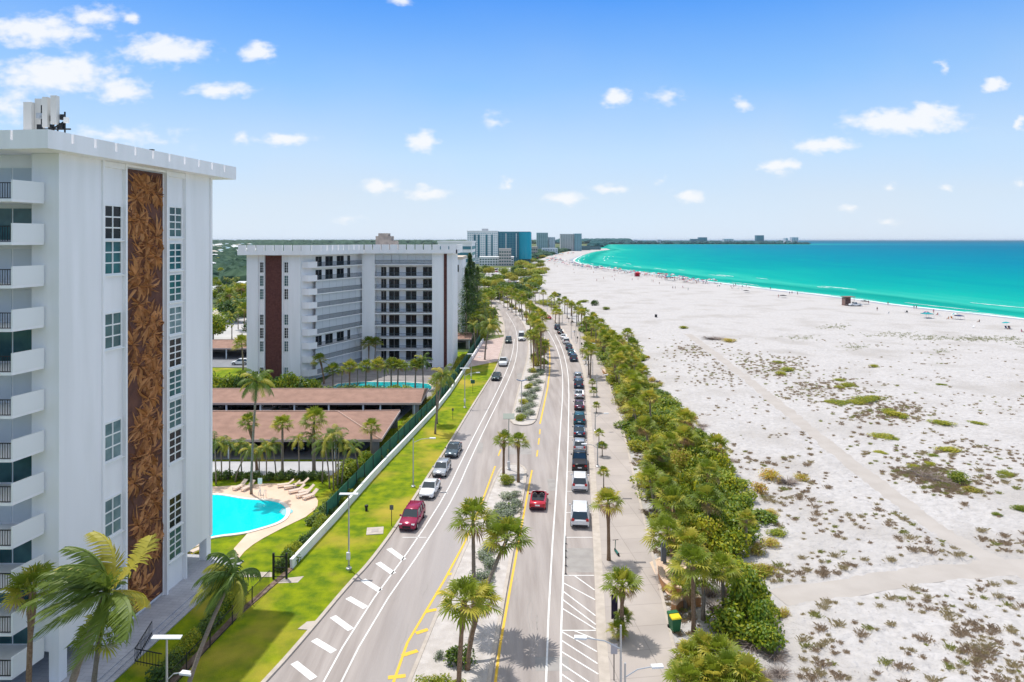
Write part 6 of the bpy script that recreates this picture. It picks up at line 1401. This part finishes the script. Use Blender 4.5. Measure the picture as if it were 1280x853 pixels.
def tent(x,y,ci,w_,h,label,grp=None):
    t=empty('beach_tent',(x,y,0)); tag(t,label,'tent',grp); mb=MB(); a=w_/2
    mb.add([(-a,-a,h*.8),(a,-a,h*.8),(a,a,h*.8),(-a,a,h*.8),(0,0,h),(-a,-a,h*.7),(a,-a,h*.7),(a,a,h*.7),(-a,a,h*.7)],[(0,1,4),(1,2,4),(2,3,4),(3,0,4),(5,6,1,0),(6,7,2,1),(7,8,3,2),(8,5,0,3)]); inst('canopy',mb.mesh('canopy',cl[ci]),t)
    for sx in (-a,a):
        for sy in (-a,a): mb=MB(); mb.tube([(sx,sy,0),(sx,sy,h*.8)],.04,5); inst('leg',mb.mesh('leg',white),t)
# traced near gear
x,y=g(1060,382)
t=empty('beach_cabana',(x,y,0)); tag(t,'tall brown square cabana with flat roof at the water edge','cabana'); bw=mat('brown_canvas',(.22,.13,.11),.8,(.3,.19,.16),1)
for sx in (-2,2):
    for sy in (-1.6,1.6): mb=MB(); mb.tube([(sx,sy,0),(sx,sy,3.9)],.07,6); inst('post',mb.mesh('post',twig),t)
mb=MB(); mb.box(-2.4,2.4,-2,2,3.9,4.15); inst('roof',mb.mesh('roof',bw),t); mb=MB(); mb.box(-2,2,1.5,1.56,.4,3.6); mb.box(-2.05,-2,-1.5,1.5,.4,3.2); inst('curtain',mb.mesh('curtain',bw),t); mb=MB(); mb.box(-2.1,2.1,-1.7,1.7,.0,.35); mb.box(-2,.2,-1.4,-.2,1.6,1.75); inst('platform',mb.mesh('platform',bw),t)
x,y=g(1067,382.5); car(x,y-1.5,R(90),'pickup','white','small white beach truck beside the brown cabana')
x,y=g(1081,380.5); tent(x,y,4,2.6,1.9,'low dark tent right of the brown cabana'); person(x+1.8,y,0,0,'stand',0,'person in red top beside the low dark tent')
x,y=g(1159,398); tent(x,y,2,3.2,2.3,'bright teal pop up tent near the water'); umbrella(x+1.5,y+3,1,5,'purple blue umbrella behind the bright teal tent')
x,y=g(1199,399.5); tent(x,y,1,2.4,1.8,'navy beach tent under a pale blue canopy'); umbrella(x-.8,y+1,2,3,'pale blue and white umbrella over the navy tent'); person(x-4.0,y,0,R(90),'sit',6,'person in orange sitting on the sand left of the navy tent')
x,y=g(1258,411); umbrella(x,y,2,2,'plain teal umbrella nearest the right edge of the picture'); bchair(x-.4,y-.6,R(180),1,'navy chair, left under the plain teal umbrella'); bchair(x+.6,y-.6,R(180),4,'black chair, right under the plain teal umbrella')
for i,(u,v,pose,ci,lb) in enumerate(((1096.5,389,'stand',4,'person in black standing alone on the dry sand right of the cabana'),(1110,382,'walk',4,'person in black walking along the foam right of the cabana'),(1142.5,386.5,'stand',1,'left person of the pair at the waterline'),(1145.5,386.5,'stand',4,'right person of the pair at the waterline'),(1167,392,'stand',5,'person in pink behind the teal tent'),(1172,394.5,'sit',0,'person in red sitting right of the teal tent'),(987,368.5,'walk',1,'left person in the wet sand group left of the cabana'),(990,368,'stand',4,'middle person in the wet sand group left of the cabana'),(997,369,'stand',4,'right person in the wet sand group left of the cabana'),(973,372.5,'stand',0,'person in red standing beside a low dark tent'),(963,362.5,'stand',4,'lone person at the foam far left of the cabana'),(919.5,357.5,'stand',1,'lone person at the foam by the long foam line'),(841,361.5,'stand',4,'left person of the pair walking on the dry far beach'),(844,361.5,'walk',1,'right person of the pair walking on the dry far beach'),(746,352,'stand',0,'person in red on the dry sand below the far crowd'),(768,351,'stand',4,'person in black on the dry sand below the far crowd'),(714,408,'stand',4,'person in black standing on the far promenade'),(1224,403.5,'sit',4,'person sitting in black near the pale blue umbrella'),(1262,412,'sit',1,'person sitting under the plain teal umbrella'),(1277,416,'sit',5,'person in pink sitting at the right edge'))):
    x,y=g(u,v); person(x,y,0 if u!=714 else .13,rnd.uniform(0,6),pose,ci,lb)
for u,v,ci,lb in ((1110,392.5,3,'white chair standing alone on the dry sand'),(1132,391,1,'navy chair with bags below the waterline pair'),(1134,391.5,4,'black chair right of the navy chair with bags'),(1216,410,3,'pale lounger chair on the dry sand below the pale blue umbrella'),(1190,399,6,'orange chair left of the navy tent'),(1175,395.5,3,'white chair right of the teal tent'),(928,363,3,'white chair in the small group by the foam')):
    x,y=g(u,v); bchair(x,y,rnd.uniform(0,6),ci,lb)
x,y=g(979,372.5); tent(x,y,4,2.8,1.6,'low dark tent with three people near it left of the cabana'); x,y=g(933,366); tent(x,y,4,2.6,1.5,'low black tent at the right end of the far crowd')
x,y=g(797,346.5); tent(x,y,0,4.4,4.2,'large crimson tent standing out of the far crowd')
mb=MB(); mb.box(x-2.1,x+2.1,y+2.0,y+2.1,.3,3.3); mb.build('side_wall',cl[0],bpy.context.scene.objects[COL.objects[-1].name] if 0 else [o for o in COL.objects if o.get('label')=='large crimson tent standing out of the far crowd'][0]); x,y=g(837,351); tent(x,y,2,4.6,3.6,'teal tent in the far crowd right of the crimson one')
x,y=g(820,397.5); t=empty('waste_barrel',(x,y,0)); tag(t,'black barrel standing alone on the open sand','barrel'); mb=MB(); mb.lathe([(.45,0),(.48,.5),(.45,1.2),(.5,1.22),(.5,1.3),(0,1.3)],n=12); inst('barrel',mb.mesh('barrel',railm),t)
# far crowd
near2=[p for p in SHORE if 300<p[1]<1500]
def shore_pt(Y,off): return interp([p for p in SHORE if 60<p[1]<1000],Y)-off if Y<1000 else 88-off
for i in range(210):
    Y=450*(1050/450)**(rnd.random()**.85) if i<135 else rnd.uniform(470,760); off=rnd.uniform(4,26)+ (Y-430)*.02; x=shore_pt(Y,off)
    umbrella(x,Y,rnd.randrange(7),rnd.choice([3,1,2,0]),'beach umbrella in the crowd along the curving waterline','umbrellas of the far beach crowd',rnd.uniform(1.0,1.4))
for i in range(140):
    Y=400*(1000/400)**(rnd.random()**.8); off=rnd.uniform(1,26) if rnd.random()<.8 else rnd.uniform(26,70); x=shore_pt(Y,off)
    person(x,Y,0,rnd.uniform(0,6),rnd.choice(['stand','walk','sit']),rnd.randrange(7),'beachgoer in the crowd along the curving waterline',rnd.random()<.5,'people of the far beach crowd')
for i in range(90):
    Y=410*(900/410)**(rnd.random()**.8); off=rnd.uniform(4,22); bchair(shore_pt(Y,off),Y,rnd.uniform(0,6),rnd.randrange(7),'beach chair in the crowd along the curving waterline','chairs of the far beach crowd')
for i in range(26):
    Y=rnd.uniform(900,1500); x=interp([(60,900),(70,1100),(120,1350),(165,1600)],Y)-rnd.uniform(0,35); tent(x,Y,rnd.choice([0,1,4,2,6]),rnd.uniform(3,5),2.6,'canopy tent on the farthest stretch of beach','canopy tents on the farthest beach')
# ================================================================ air
mb=MB(); mb.box(-62000,62000,-4000,61500,-1.5,62)
hz=mb.build('haze',[]); hz['kind']='stuff'
m=bpy.data.materials.new('haze_air'); m.use_nodes=True; N=m.node_tree.nodes; N.remove(N['Principled BSDF'])
pv=N.new('ShaderNodeVolumePrincipled'); pv.inputs['Color'].default_value=(.82,.90,1,1); pv.inputs['Density'].default_value=HAZE; pv.inputs['Anisotropy'].default_value=.3
m.node_tree.links.new(pv.outputs[0],N['Material Output'].inputs['Volume']); hz.data.materials.append(m)
